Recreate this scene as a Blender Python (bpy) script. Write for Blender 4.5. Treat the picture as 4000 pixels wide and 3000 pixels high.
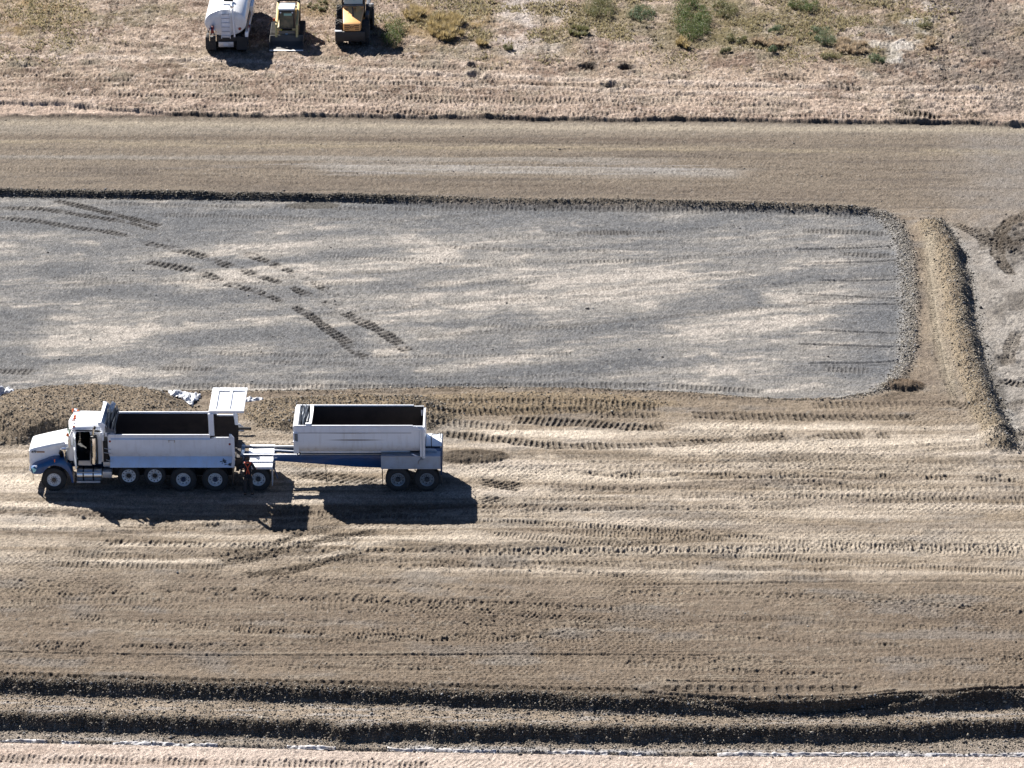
import bpy, bmesh, math, random
import numpy as np
from mathutils import Vector, Matrix

# ---------------------------------------------------------------- camera, sky, sun, exposure
S = bpy.context.scene
for o in list(bpy.data.objects): bpy.data.objects.remove(o)
C = S.collection
F = 16000.0            # focal length in photo pixels (4000 x 3000)
PITCH = math.radians(22.0)
H = 71.0
cam = bpy.data.cameras.new('camera'); co = bpy.data.objects.new('camera', cam); C.objects.link(co)
cam.sensor_width = 36; cam.lens = F / 4000 * 36; cam.clip_start = 1; cam.clip_end = 3000
co.location = (0, 0, H); co.rotation_euler = (math.radians(90) - PITCH, 0, 0)
S.camera = co
SUN_EL = math.radians(35.7)
sd = Vector((-2.27, 3.43, 0)).normalized() * math.cos(SUN_EL) + Vector((0, 0, math.sin(SUN_EL)))
w = bpy.data.worlds.new('World'); S.world = w; w.use_nodes = True
nt = w.node_tree; bg = nt.nodes['Background']
sky = nt.nodes.new('ShaderNodeTexSky'); sky.sky_type = 'NISHITA'; sky.sun_disc = False
sky.sun_elevation = SUN_EL; sky.sun_rotation = math.atan2(sd.x, sd.y)
sky.air_density = 0.42; sky.dust_density = 0.2; sky.ozone_density = 4.0
nt.links.new(sky.outputs[0], bg.inputs[0]); bg.inputs[1].default_value = 0.05
sl = bpy.data.lights.new('sun', 'SUN'); sl.energy = 5.0; sl.angle = math.radians(0.5); sl.color = (1, 0.955, 0.89)
so = bpy.data.objects.new('sun', sl); C.objects.link(so); so.location = sd * 60
so.rotation_euler = sd.to_track_quat('Z', 'Y').to_euler()
S.view_settings.view_transform = 'Standard'; S.view_settings.look = 'None'
S.view_settings.exposure = 1.57; S.view_settings.gamma = 1

# ---------------------------------------------------------------- surveying helpers: photo pixel -> metres
sp, cp = math.sin(PITCH), math.cos(PITCH)
def gr(px, py, z=0.0):
    """photo pixel -> world (x, y) on the level z"""
    px = np.asarray(px, float); py = np.asarray(py, float)
    a = PITCH + np.arctan((py - 1500) / F)
    y = (H - z) / np.tan(a)
    Z = y * cp + (H - z) * sp
    return (px - 2000) * Z / F, y
def wz(py, Y):
    return H - Y * math.tan(PITCH + math.atan((py - 1500) / F))
def wx(px, Y, z=1.5):
    return (px - 2000) * (Y * cp + (H - z) * sp) / F
def toz(x, y, z=0.0):
    """world -> photo pixel (to read off the survey)"""
    Z = y * cp + (H - z) * sp
    return 2000 + x * F / Z, 1500 + F * ((H - z) * cp - y * sp) / Z
def lin(c, k=1.0):
    return tuple(((v / 255 / 12.92) if v / 255 <= .04045 else ((v / 255 + .055) / 1.055) ** 2.4) * k for v in c)

# ---------------------------------------------------------------- bookkeeping
def tag(o, label=None, cat=None, group=None, kind=None):
    if label: o['label'] = label
    if cat: o['category'] = cat
    if group: o['group'] = group
    if kind: o['kind'] = kind
    return o
def thing(name, label, cat, loc, rz=0, group=None):
    o = bpy.data.objects.new(name, None); C.objects.link(o)
    o.empty_display_size = .3; o.location = loc; o.rotation_euler = (0, 0, rz)
    return tag(o, label, cat, group)

# ---------------------------------------------------------------- materials
MATS = {}
def mat(name, col=(.5, .5, .5), rough=.5, metal=0.0, coat=0.0, noise=0.0, nscale=3.0, dirt=None, dirt_amt=.5,
        bump=0.0, bscale=20, trans=0.0, emit=None, low=None):
    if name in MATS: return MATS[name]
    m = bpy.data.materials.new(name); m.use_nodes = True; MATS[name] = m
    n = m.node_tree.nodes; l = m.node_tree.links; b = n['Principled BSDF']
    b.inputs['Roughness'].default_value = rough; b.inputs['Metallic'].default_value = metal
    b.inputs['Coat Weight'].default_value = coat; b.inputs['Base Color'].default_value = (*col, 1)
    if trans: b.inputs['Transmission Weight'].default_value = trans
    g = n.new('ShaderNodeNewGeometry')
    if noise or dirt:
        t = n.new('ShaderNodeTexNoise'); t.inputs['Scale'].default_value = nscale; t.inputs['Detail'].default_value = 8
        t.inputs['Roughness'].default_value = .65
        l.new(g.outputs['Position'], t.inputs['Vector'])
        cr = n.new('ShaderNodeMapRange'); cr.inputs[1].default_value = .35; cr.inputs[2].default_value = .75
        l.new(t.outputs[0], cr.inputs[0])
        mx = n.new('ShaderNodeMix'); mx.data_type = 'RGBA'
        d = dirt if dirt else tuple(c * (1 - noise) for c in col)
        mx.inputs['A'].default_value = (*col, 1); mx.inputs['B'].default_value = (*d, 1)
        ml = n.new('ShaderNodeMath'); ml.operation = 'MULTIPLY'; ml.inputs[1].default_value = dirt_amt if dirt else 1
        l.new(cr.outputs[0], ml.inputs[0]); src = ml.outputs[0]
        if low:      # darker shading of the tub's lower curve, put into the colour: low = (z_full, z_none, amount)
            sx = n.new('ShaderNodeSeparateXYZ'); l.new(g.outputs['Position'], sx.inputs[0])
            mr = n.new('ShaderNodeMapRange'); mr.inputs[1].default_value = low[0]; mr.inputs[2].default_value = low[1]
            mr.inputs[3].default_value = low[2]; mr.inputs[4].default_value = 0
            l.new(sx.outputs[2], mr.inputs[0])
            ad = n.new('ShaderNodeMath'); ad.operation = 'ADD'; ad.use_clamp = True
            mm = n.new('ShaderNodeMath'); mm.operation = 'MULTIPLY'
            l.new(mr.outputs[0], mm.inputs[0]); l.new(t.outputs[0], mm.inputs[1])
            l.new(src, ad.inputs[0]); l.new(mm.outputs[0], ad.inputs[1]); src = ad.outputs[0]
        if coat:     # runs of grime down painted panels
            vv = n.new('ShaderNodeVectorMath'); vv.operation = 'MULTIPLY'; vv.inputs[1].default_value = (7, 7, .9); l.new(g.outputs['Position'], vv.inputs[0])
            t3 = n.new('ShaderNodeTexNoise'); t3.inputs['Scale'].default_value = 1; t3.inputs['Detail'].default_value = 6; l.new(vv.outputs[0], t3.inputs['Vector'])
            m3 = n.new('ShaderNodeMapRange'); m3.inputs[1].default_value = .5; m3.inputs[2].default_value = .8; m3.inputs[4].default_value = .3; l.new(t3.outputs[0], m3.inputs[0])
            a3 = n.new('ShaderNodeMath'); a3.operation = 'ADD'; a3.use_clamp = True; l.new(src, a3.inputs[0]); l.new(m3.outputs[0], a3.inputs[1]); src = a3.outputs[0]
        l.new(src, mx.inputs['Factor']); l.new(mx.outputs['Result'], b.inputs['Base Color'])
    if bump:
        t2 = n.new('ShaderNodeTexNoise'); t2.inputs['Scale'].default_value = bscale; t2.inputs['Detail'].default_value = 4
        l.new(g.outputs['Position'], t2.inputs['Vector'])
        bp = n.new('ShaderNodeBump'); bp.inputs['Strength'].default_value = bump; bp.inputs['Distance'].default_value = .05
        l.new(t2.outputs[0], bp.inputs['Height']); l.new(bp.outputs[0], b.inputs['Normal'])
    if emit:
        b.inputs['Emission Color'].default_value = (*emit[0], 1); b.inputs['Emission Strength'].default_value = emit[1]
    return m
DUST = (.30, .23, .16)
WHITE = mat('white_paint', (.82, .84, .87), .32, 0, .5, dirt=(.52, .48, .43), dirt_amt=.35, nscale=1.4)
WHITE_TUB = mat('white_tub_paint', (.78, .82, .89), .4, 0, .3, dirt=(.50, .49, .50), dirt_amt=.35, nscale=1.1, low=(1.5, 1.95, .8))
BLUE = mat('blue_paint', (.002, .062, .20), .35, 0, .3, dirt=(.01, .04, .10), dirt_amt=.5, nscale=2)
SKYBLUE = mat('pale_blue_sky_tint', (.42, .58, .82), .35, 0, .3, dirt=(.40, .42, .46), dirt_amt=.5, nscale=1.5)  # bluer and brighter: the skirt's sky reflection put into the colour
FRAMEBLUE = mat('dark_blue_frame', (.006, .035, .10), .5, 0, .1, dirt=(.04, .05, .06), dirt_amt=.5, nscale=2)
GREYPAINT = mat('grey_fender', (.38, .43, .50), .45, 0, .1, dirt=(.25, .24, .23), dirt_amt=.6, nscale=2)
CHROME = mat('chrome', (.82, .80, .76), .13, 1.0, noise=.2)
ALU = mat('aluminium', (.72, .73, .75), .3, 1.0, noise=.15)
ALUP = mat('aluminium_plate', (.55, .56, .58), .42, .6, noise=.25)
BLACK = mat('black_steel', (.018, .018, .02), .5, noise=.4)
GLASSD = mat('dark_glass', (.02, .05, .045), .06, 0, .5)
RUBBER = mat('rubber', (.022, .022, .023), .85, dirt=(.08, .07, .055), dirt_amt=.35, nscale=4, bump=.3, bscale=25)
RUST = mat('rusted_liner', (.014, .010, .009), .8, dirt=(.045, .032, .027), dirt_amt=.8, nscale=1.2)
TARP = mat('tarp_vinyl', (.06, .075, .10), .4, dirt=(.2, .22, .25), dirt_amt=.35, nscale=5, bump=.3, bscale=8)
TARPL = mat('tarp_light', (.55, .57, .60), .5, noise=.4)
ORANGE = mat('orange_lens', (.75, .14, .01), .3, 0, .5)
REDL = mat('red_lens', (.22, .01, .015), .3, 0, .5)
LENS = mat('clear_lens', (.8, .85, .9), .1, 0, 1)
YELLOW = mat('machine_yellow', (.88, .44, .15), .4, 0, .2, dirt=(.50, .30, .12), dirt_amt=.5, nscale=3)
CATYEL = mat('loader_yellow', (.50, .38, .16), .5, 0, .1, dirt=(.30, .25, .17), dirt_amt=.6, nscale=4)
LOADGREY = mat('loader_grey', (.16, .14, .11), .5, dirt=(.25, .20, .14), dirt_amt=.6, nscale=4)
STEELD = mat('worn_steel', (.35, .33, .31), .35, .7, noise=.3)

# ---------------------------------------------------------------- mesh builder
def org(o):
    v = Vector((0, 0, 0))
    while o is not None:
        v = v + o.location; o = o.parent
    return v
class MB:
    def __init__(s): s.v = []; s.f = []; s.mi = []; s.k = 0
    def add(s, vs, fs):
        k = len(s.v); s.v += [tuple(map(float, p)) for p in vs]; s.f += [tuple(i + k for i in f) for f in fs]; s.mi += [s.k] * len(fs); return s
    def box(s, x0, x1, y0, y1, z0, z1):
        vs = [(x, y, z) for x in (x0, x1) for y in (y0, y1) for z in (z0, z1)]
        return s.add(vs, [(0, 1, 3, 2), (4, 6, 7, 5), (0, 4, 5, 1), (2, 3, 7, 6), (0, 2, 6, 4), (1, 5, 7, 3)])
    def hexa(s, lo, hi):
        """two loops of four points"""
        return s.add(list(lo) + list(hi), [(3, 2, 1, 0), (4, 5, 6, 7)] + [(i, (i + 1) % 4, 4 + (i + 1) % 4, 4 + i) for i in range(4)])
    def loft(s, loops, closed=True, caps=True):
        n = len(loops[0]); k = len(s.v); vs = [p for L in loops for p in L]; fs = []
        for a in range(len(loops) - 1):
            for i in range(n if closed else n - 1):
                j = (i + 1) % n
                fs.append((a * n + i, a * n + j, (a + 1) * n + j, (a + 1) * n + i))
        if caps and closed:
            fs.append(tuple(range(n - 1, -1, -1))); fs.append(tuple((len(loops) - 1) * n + i for i in range(n)))
        return s.add(vs, fs)
    def prism_y(s, xz, y0, y1):
        return s.loft([[(x, y0, z) for x, z in xz], [(x, y1, z) for x, z in xz]])
    def prism_x(s, yz, x0, x1):
        return s.loft([[(x0, y, z) for y, z in yz], [(x1, y, z) for y, z in yz]])
    def plate(s, pts, d):
        """sheet of points (closed polygon) given thickness vector d"""
        return s.loft([[tuple(p) for p in pts], [tuple(Vector(p) + Vector(d)) for p in pts]])
    def lathe(s, c, axis, prof, n=24, closed_ends=True):
        ax = Vector(axis).normalized(); u = ax.orthogonal().normalized(); w_ = ax.cross(u); c = Vector(c)
        loops = []
        for a, r in prof:
            loops.append([tuple(c + ax * a + (u * math.cos(t) + w_ * math.sin(t)) * r) for t in [2 * math.pi * i / n for i in range(n)]])
        return s.loft(loops, True, closed_ends)
    def cyl(s, p0, p1, r, r1=None, n=14):
        p0 = Vector(p0); p1 = Vector(p1); L = (p1 - p0).length
        return s.lathe(p0, p1 - p0, [(0, r), (L, r if r1 is None else r1)], n)
    def tube(s, pts, r, n=8):
        pts = [Vector(p) for p in pts]; loops = []; prev = None
        for i, p in enumerate(pts):
            d = (pts[min(i + 1, len(pts) - 1)] - pts[max(i - 1, 0)]).normalized()
            u = d.orthogonal().normalized() if prev is None else (prev - d * prev.dot(d)).normalized()
            prev = u; w_ = d.cross(u)
            rr = r[i] if isinstance(r, (list, tuple)) else r
            loops.append([tuple(p + (u * math.cos(t) + w_ * math.sin(t)) * rr) for t in [2 * math.pi * k / n for k in range(n)]])
        return s.loft(loops)
    def build(s, name, m, parent=None, bevel=0.0, at=None, ang=38):
        me = bpy.data.meshes.new(name)
        o3 = org(parent) if parent else Vector((0, 0, 0))
        if at is not None: o3 = Vector(at)
        vv = [tuple(Vector(p) - o3) for p in s.v]
        me.from_pydata(vv, [], s.f)
        me.polygons.foreach_set('material_index', s.mi)
        bm = bmesh.new(); bm.from_mesh(me)
        bmesh.ops.recalc_face_normals(bm, faces=bm.faces)
        if bevel:
            es = [e for e in bm.edges if len(e.link_faces) == 2 and e.calc_face_angle(0) > math.radians(40)]
            try: bmesh.ops.bevel(bm, geom=es, offset=bevel, segments=2, profile=.6, affect='EDGES', clamp_overlap=True)
            except Exception: pass
        for e in bm.edges:
            if len(e.link_faces) == 2: e.smooth = e.calc_face_angle(0) < math.radians(ang)
        for f in bm.faces: f.smooth = True
        bm.to_mesh(me); bm.free()
        for q in (m if isinstance(m, list) else [m]): me.materials.append(q)
        o = bpy.data.objects.new(name, me); C.objects.link(o)
        if parent is not None:
            o.parent = parent
            if at is not None: o.location = Vector(at) - org(parent)
        elif at is not None: o.location = at
        return o
# ---------------------------------------------------------------- THE GROUND: one sheet, real relief
def vn(x, y, seed=0):
    xi = np.floor(x); yi = np.floor(y); fx = (x - xi); fy = (y - yi)
    xi = xi.astype(np.int64); yi = yi.astype(np.int64)
    fx = fx * fx * (3 - 2 * fx); fy = fy * fy * (3 - 2 * fy)
    def h(a, b):
        k = (a * 374761393 + b * 668265263 + seed * 1274126177) & 0xffffffff
        k = ((k ^ (k >> 13)) * 1274126177) & 0xffffffff
        k = ((k ^ (k >> 16)) * 2246822519) & 0xffffffff
        return (k >> 8).astype(np.float32) / 8388608.0 - 1.0
    return ((h(xi, yi) * (1 - fx) + h(xi + 1, yi) * fx) * (1 - fy) + (h(xi, yi + 1) * (1 - fx) + h(xi + 1, yi + 1) * fx) * fy)
def fbm(x, y, seed, oct=4, g=.5):
    r = 0; a = 1; t = 0
    for i in range(oct):
        r = r + a * vn(x * 2 ** i + 13.7 * i, y * 2 ** i + 7.1 * i, seed + i); t += a; a *= g
    return r / t
def sst(a, b, x):
    t = np.clip((x - a) / (b - a), 0, 1); return t * t * (3 - 2 * t)
def curve(pts, z):
    X, Y = gr([p[0] for p in pts], [p[1] for p in pts], z); return X, Y
def cy(pts, z, x):
    X, Y = curve(pts, z); return np.interp(x, X, Y)

Z_FIELD, Z_PIT, Z_L1, Z_L2 = .17, -.24, -.36, -.75
E_FIELD = [(-400, 440), (0, 443), (500, 446), (1000, 447), (1500, 450), (2000, 458), (2300, 461), (3000, 467), (3500, 474), (4000, 484), (4400, 492)]
PIT = [(-1500, 742), (0, 742), (700, 752), (1300, 764), (1800, 775), (2500, 786), (3000, 796), (3200, 802), (3400, 816), (3480, 842), (3530, 900),
       (3560, 1000), (3572, 1150), (3570, 1300), (3555, 1410), (3500, 1490), (3420, 1535), (3280, 1560), (3000, 1562), (2700, 1538), (2300, 1522), (1800, 1516),
       (1300, 1528), (950, 1532), (500, 1530), (0, 1530), (-1500, 1530)]
E_B1 = [(-400, 2640), (0, 2655), (700, 2675), (1400, 2694), (2000, 2712), (2600, 2735), (3000, 2742), (3400, 2740), (3700, 2722), (4000, 2708), (4400, 2700)]
E_B2 = [(-400, 2780), (0, 2792), (700, 2810), (1250, 2826), (1330, 2850), (1400, 2838), (2600, 2846), (3300, 2846), (4000, 2822), (4400, 2815)]
E_TARP = [(-400, 2890), (0, 2899), (700, 2914), (1400, 2933), (2600, 2954), (4000, 2956), (4400, 2950)]
BERM = [(3640, 835), (3672, 880), (3715, 965), (3745, 1098), (3760, 1230), (3793, 1363), (3833, 1496), (3880, 1595), (3925, 1690), (3935, 1715)]

def segdist(x, y, poly, closed=True):
    P = list(zip(*poly)); n = len(P); d = np.full(x.shape, 1e9, np.float32); ins = np.zeros(x.shape, bool)
    for i in range(n if closed else n - 1):
        ax, ay = P[i]; bx, by = P[(i + 1) % n]
        dx, dy = bx - ax, by - ay; L = dx * dx + dy * dy + 1e-12
        t = np.clip(((x - ax) * dx + (y - ay) * dy) / L, 0, 1)
        d = np.minimum(d, np.hypot(x - ax - t * dx, y - ay - t * dy))
        if closed:
            c = ((ay > y) != (by > y)) & (x < (bx - ax) * (y - ay) / (by - ay + 1e-12) + ax); ins ^= c
    return np.where(ins, d, -d) if closed else d

# machine tracks: (points in photo pixels, level, width m, cleat spacing m, depth m, skew, darkness, patchiness)
TR = []; _rf = random.Random(31)
def tr(pts, z=0, w_=.5, p=.22, d=.03, sk=0.0, dark=.3, patch=0.0, rag=.0): TR.append((pts, z, w_, p, d, sk, dark, patch, rag))
P_ = Z_PIT
tr([(-60, 815), (150, 815), (330, 842), (500, 868), (620, 905)], P_, .5, .28, .06, -.3, .8, .3)
tr([(-60, 850), (130, 862), (300, 890), (420, 905), (520, 925)], P_, .5, .28, .06, -.3, .6, .3)
tr([(200, 782), (300, 800), (400, 826), (500, 850), (640, 885)], P_, .5, .28, .07, -.3, .9, .35)
tr([(560, 945), (640, 965), (760, 990), (900, 1040), (1010, 1078), (1100, 1105), (1200, 1150), (1310, 1200), (1400, 1250), (1500, 1300), (1560, 1345), (1600, 1378)], P_, .62, .32, .075, .1, .75, .48)
tr([(560, 1020), (700, 1045), (800, 1070), (860, 1096), (950, 1125), (1040, 1150), (1130, 1190), (1200, 1225), (1280, 1285), (1340, 1325), (1390, 1370), (1450, 1405)], P_, .62, .32, .075, .1, .75, .46)
tr([(870, 970), (940, 982), (1020, 1012), (1110, 1050), (1190, 1085), (1260, 1125), (1350, 1165)], P_, .55, .32, .075, .1, .75, .48)
tr([(560, 838), (800, 842), (1100, 850), (1400, 858)], P_, .55, .19, .035, .1, .25, .3)
tr([(340, 795), (700, 800), (1200, 812), (2200, 820), (3000, 832), (3350, 850)], P_, .5, .24, .035, .05, .25, .3)
tr([(2070, 912), (2240, 910), (2700, 905)], P_, .6, .17, .045, 0, .55, .55)
tr([(2400, 925), (3000, 928), (3150, 915)], P_, .45, .18, .03, 0, .3, .6)
tr([(3120, 900), (3300, 905), (3480, 915)], P_, .6, .22, .045, 0, .45, .35)
tr([(3260, 990), (3380, 995), (3500, 1000)], P_, .55, .22, .05, 0, .45, .2)
tr([(640, 1508), (1100, 1508), (1700, 1508), (2500, 1505), (3000, 1530)], P_, .55, .22, .05, .05, .35, .2)
tr([(600, 1438), (760, 1440), (860, 1442)], P_, .4, .2, .04, 0, .5, .3)
tr([(-50, 1450), (150, 1452)], P_, .6, .24, .05, -.3, .5, .1)
tr([(3200, 1440), (3420, 1450)], P_, .6, .2, .04, 0, .3, .2)
# brown fill behind the trailer
tr([(950, 1565), (1300, 1560), (1800, 1552), (2200, 1555), (2600, 1570)], .28, .6, .24, .07, .1, .35, .1)
tr([(1500, 1600), (1900, 1598), (2400, 1585)], .2, .6, .24, .08, .25, .35, .1)
tr([(1640, 1640), (1850, 1650), (2020, 1668)], .1, .6, .25, .07, .25, .35, .15)
tr([(1700, 1690), (1950, 1715), (2150, 1738), (2500, 1740), (2800, 1722), (3050, 1705), (3500, 1700)], 0, .7, .26, .08, .25, .75, .3, 1)
tr([(1980, 1640), (2250, 1650), (2500, 1668), (2620, 1660)], 0, .8, .26, .08, -.2, .7, .2, 1)
tr([(2300, 1620), (2600, 1622)], 0, .55, .26, .06, .2, .55, .2, 1)
tr([(2680, 1620), (2900, 1625), (3200, 1630), (3600, 1628)], 0, .75, .27, .08, .3, .75, .2, 1)
tr([(3150, 1585), (3500, 1578), (3760, 1572)], 0, .6, .27, .07, .1, .5, .3)
# between camera and truck
tr([(330, 2115), (600, 2122), (950, 2128), (1250, 2118)], 0, .5, .21, .05, 0, .5, .45)
tr([(140, 2150), (300, 2160), (560, 2175), (760, 2180)], 0, .55, .2, .05, .2, .5, .35)
tr([(180, 2200), (350, 2205), (660, 2212), (900, 2215)], 0, .5, .21, .05, 0, .5, .35)
tr([(840, 2200), (960, 2185), (1100, 2150), (1220, 2120), (1330, 2095), (1500, 2075)], 0, .6, .2, .07, .9, .9, .3, 1)
tr([(860, 2165), (1000, 2140), (1110, 2110), (1200, 2085), (1320, 2068)], 0, .45, .2, .06, .9, .8, .4, 1)
tr([(930, 2245), (1080, 2235), (1200, 2212), (1320, 2180), (1440, 2155)], 0, .55, .2, .07, .9, .9, .3, 1)
tr([(1170, 2080), (1300, 2055), (1360, 2050)], 0, .5, .19, .05, .9, .5, .2)
tr([(1860, 1878), (1960, 1892), (2060, 1906)], 0, .8, .3, .08, -1.2, .7, .1)
tr([(1860, 1940), (1990, 1960)], 0, .7, .3, .06, -1.0, .6, .2)
tr([(1150, 1845), (1350, 1870), (1500, 1880)], 0, .8, .3, .06, -1.0, .5, .2)
tr([(3430, 2115), (3620, 2120)], 0, .5, .22, .04, .4, .5, .3)
tr([(3000, 2330), (3500, 2325)], 0, .4, .25, .02, 0, .3, .5)
tr([(-60, 2632), (400, 2645), (1000, 2660), (1600, 2676), (2200, 2690), (2560, 2697)], 0, .42, .36, .08, 1.0, .75, .15)
tr([(2540, 2690), (2900, 2690), (3400, 2688)], 0, .5, .44, .08, 0, .6, .1)
tr([(1700, 2240), (2600, 2246), (3300, 2262)], 0, .45, .25, .03, 0, .35, .6)
tr([(-60, 2925), (900, 2945), (2000, 2962), (2700, 2975), (4060, 2982)], Z_L2, .5, .26, .025, 1.0, .05, .0)
tr([(-60, 2950), (500, 2958), (1500, 2975), (2600, 2995)], Z_L2, .5, .26, .025, -1.0, .05, .1)
tr([(-60, 2962), (300, 2968), (800, 2976), (1300, 2982), (1700, 2992)], Z_L2, .6, .2, .06, 0, .45, .35)
tr([(-60, 660), (1500, 676), (3000, 690), (3900, 700)], 0, .5, .2, .02, .2, .12, .5)
tr([(2600, 590), (3000, 640), (3300, 700), (3560, 790)], 0, .4, .2, .02, .2, .10, .4)
tr([(3600, 1500), (3560, 1530), (3420, 1570)], 0, .6, .24, .05, .1, .4, .2)
tr([(2900, 1800), (3200, 1790), (3500, 1800)], 0, .5, .24, .04, .2, .4, .5)
tr([(3500, 1790), (3700, 1760), (3950, 1740)], 0, .6, .24, .05, .3, .35, .4)
tr([(2900, 1860), (3150, 1880), (3400, 1905)], 0, .5, .24, .05, .6, .4, .3)
for (a, b_, c_, d_) in ((1930, -90, 1900, 240), (2110, -90, 2130, 260), (2230, -60, 2330, 250), (1350, -90, 1300, 120), (640, -90, 560, 160), (480, -90, 380, 180), (250, -90, 120, 260), (3480, -90, 3440, 300), (3640, -60, 3700, 320), (2520, 20, 2560, 220)):
    tr([(a, b_), ((a + c_) / 2 + 8, (b_ + d_) / 2), (c_, d_)], Z_FIELD, .6, .4, .07, .4, .25, .25)
for k in range(8):
    r0 = 290 + 150 * (k + _rf.random()) / 8; x0_ = _rf.uniform(-300, 1500); L_ = _rf.uniform(1500, 3200)
    tr([(x0_ + L_ * t, r0 + L_ * t * .01) for t in (0, .25, .5, .75, 1)], Z_FIELD, .55, .26, .06, _rf.choice([0, .3]), _rf.uniform(.2, .5), .4)
# north road and field
tr([(360, 152), (500, 172), (620, 178), (820, 192)], Z_FIELD, .6, .36, .07, .9, .6, .1)
tr([(180, 368), (480, 370), (900, 374), (1300, 372), (1800, 380)], Z_FIELD, .6, .24, .06, .1, .5, .35)
tr([(520, 425), (900, 428), (1400, 436), (1750, 440)], Z_FIELD, .6, .25, .06, .1, .5, .4)
tr([(1400, 262), (1700, 262), (2000, 268), (2350, 275)], Z_FIELD, .6, .3, .06, .1, .45, .3)
tr([(1480, 225), (1700, 225), (2300, 240), (2500, 248)], Z_FIELD, .5, .3, .05, .1, .4, .4)
tr([(1400, 384), (1700, 388), (2000, 390), (2400, 392)], Z_FIELD, .6, .22, .06, .1, .5, .3)
tr([(2580, 300), (2720, 305)], Z_FIELD, .9, .34, .08, .5, .7, .0)
tr([(2950, 292), (3060, 300), (3180, 315)], Z_FIELD, .7, .34, .08, .6, .6, .1)
tr([(3210, 328), (3300, 335), (3400, 345)], Z_FIELD, .8, .34, .08, .6, .7, .05)
tr([(3200, 380), (3400, 392)], Z_FIELD, .6, .34, .07, .6, .7, .2)
tr([(3470, 428), (3560, 440), (3680, 466)], Z_FIELD, .8, .3, .12, .9, .9, .05)
tr([(3700, 440), (3900, 455)], Z_FIELD, .6, .3, .06, .7, .6, .3)
# right edge turning tracks
tr([(4060, 820), (3960, 860), (3900, 930), (3905, 1010), (3960, 1080)], 0, .7, .22, .09, .2, .8, .1, 1)
tr([(3720, 870), (3790, 900), (3860, 940), (3990, 1000)], 0, .6, .24, .07, .3, .5, .2)
tr([(4050, 900), (3960, 960), (3880, 880)], 0, .5, .22, .07, .3, .6, .2)
tr([(3830, 880), (3850, 930), (3850, 980)], 0, .7, .22, .07, .2, .6, .2, 1)
tr([(3880, 1720), (3960, 1700), (4060, 1690)], 0, .7, .26, .07, .3, .6, .2, 1)
tr([(3900, 1480), (3980, 1500), (4060, 1490)], 0, .7, .24, .08, .3, .7, .2, 1)
tr([(3975, 1290), (3950, 1350), (3935, 1430)], 0, .6, .22, .07, .2, .6, .2)
tr([(3620, 930), (3640, 1100), (3670, 1300), (3700, 1450), (3750, 1560)], .05, .7, .22, .05, .1, .15, .1)
tr([(3700, 1560), (3830, 1600), (4050, 1560)], 0, .6, .24, .05, .3, .4, .3)

def catm(X, Y, n=6):
    if len(X) < 3: return X, Y
    ox, oy = [], []
    for i in range(len(X) - 1):
        i0, i3 = max(i - 1, 0), min(i + 2, len(X) - 1)
        for k in range(n):
            t = k / n
            f = lambda a, b, c, d: .5 * ((2 * b) + (-a + c) * t + (2 * a - 5 * b + 4 * c - d) * t * t + (-a + 3 * b - 3 * c + d) * t ** 3)
            ox.append(f(X[i0], X[i], X[i + 1], X[i3])); oy.append(f(Y[i0], Y[i], Y[i + 1], Y[i3]))
    ox.append(X[-1]); oy.append(Y[-1]); return np.array(ox), np.array(oy)

# ---- grid
def axis(core, lo, hi, n):
    d0 = core[1] - core[0]; out = list(core)
    def ext(start, end, step, sgn):
        r = []; v = start
        while (v - end) * sgn < 0:
            step *= 1.35; v += sgn * step; r.append(v)
        return r
    d1 = core[-1] - core[-2]
    return np.array(list(reversed(ext(core[0], lo, d0, -1))) + out + ext(core[-1], hi, d1, 1))
NX, NY = 1640, 1420
rows_px = np.linspace(3110, -110, NY)
_, yc = gr(np.full(NY, 2000.), rows_px, -0.3)
yy = axis(yc, -150, 900, 0)
tx = axis(np.linspace(-.135, .135, NX), -2.2, 2.2, 0)
Zd = np.maximum(yy, 60) * cp + H * sp
GX = (tx[None, :] * Zd[:, None]).astype(np.float64); GY = np.repeat(yy[:, None], len(tx), 1)
NR, NC = GX.shape
x = GX.ravel(); y = GY.ravel()

n1 = fbm(x / 2.2, y / 2.2, 11, 4); n2 = fbm(x / .7, y / .7, 31, 4); n3 = fbm(x / .22, y / .22, 51, 3, .6)
st = fbm(x / 7.0, y / .55, 71, 4, .6)              # long streaks along the driving direction
st2 = fbm(x / 3.0, y / .22, 91, 3, .6)
big = fbm(x / 9, y / 9, 111, 4)

# ---- zones
yF = cy(E_FIELD, Z_FIELD, x) + .22 * fbm(x / 1.6, x * 0 + 3, 5, 3)
yB1 = cy(E_B1, 0, x) + .12 * fbm(x / 1.1, x * 0, 6, 3); yB2 = cy(E_B2, Z_L1, x) + .16 * fbm(x / .9, x * 0, 7, 3)
yT = cy(E_TARP, Z_L2, x)
_r = random.Random(12)
for k in range(64):      # many faint passes of tracks and tyres along the haul road, overlapping
    r0 = 1760 + 880 * (k + _r.random()) / 64; x0_ = _r.uniform(-400, 2400); L_ = _r.uniform(900, 3000); sl_ = _r.uniform(-.05, .07)
    bd = _r.uniform(-32, 32); pts_ = [(x0_ + L_ * t, r0 + L_ * t * sl_ + bd * math.sin(t * 3.1)) for t in (0, .2, .4, .6, .8, 1)]
    dk_ = .45 if r0 > 2230 else 1.0
    if 1730 < r0 < 1960 and x0_ < 1700: pts_ = [(a + 1800, b_) for a, b_ in pts_]
    tr(pts_, 0, _r.uniform(.3, .6), _r.choice([.17, .2, .24, .3]), _r.uniform(.025, .055) * (.6 + .4 * dk_), _r.choice([0, .1, .3, .8, -.5]), _r.uniform(.12, .5) * dk_, _r.uniform(.25, .55), _r.choice([0, 1]))
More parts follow.
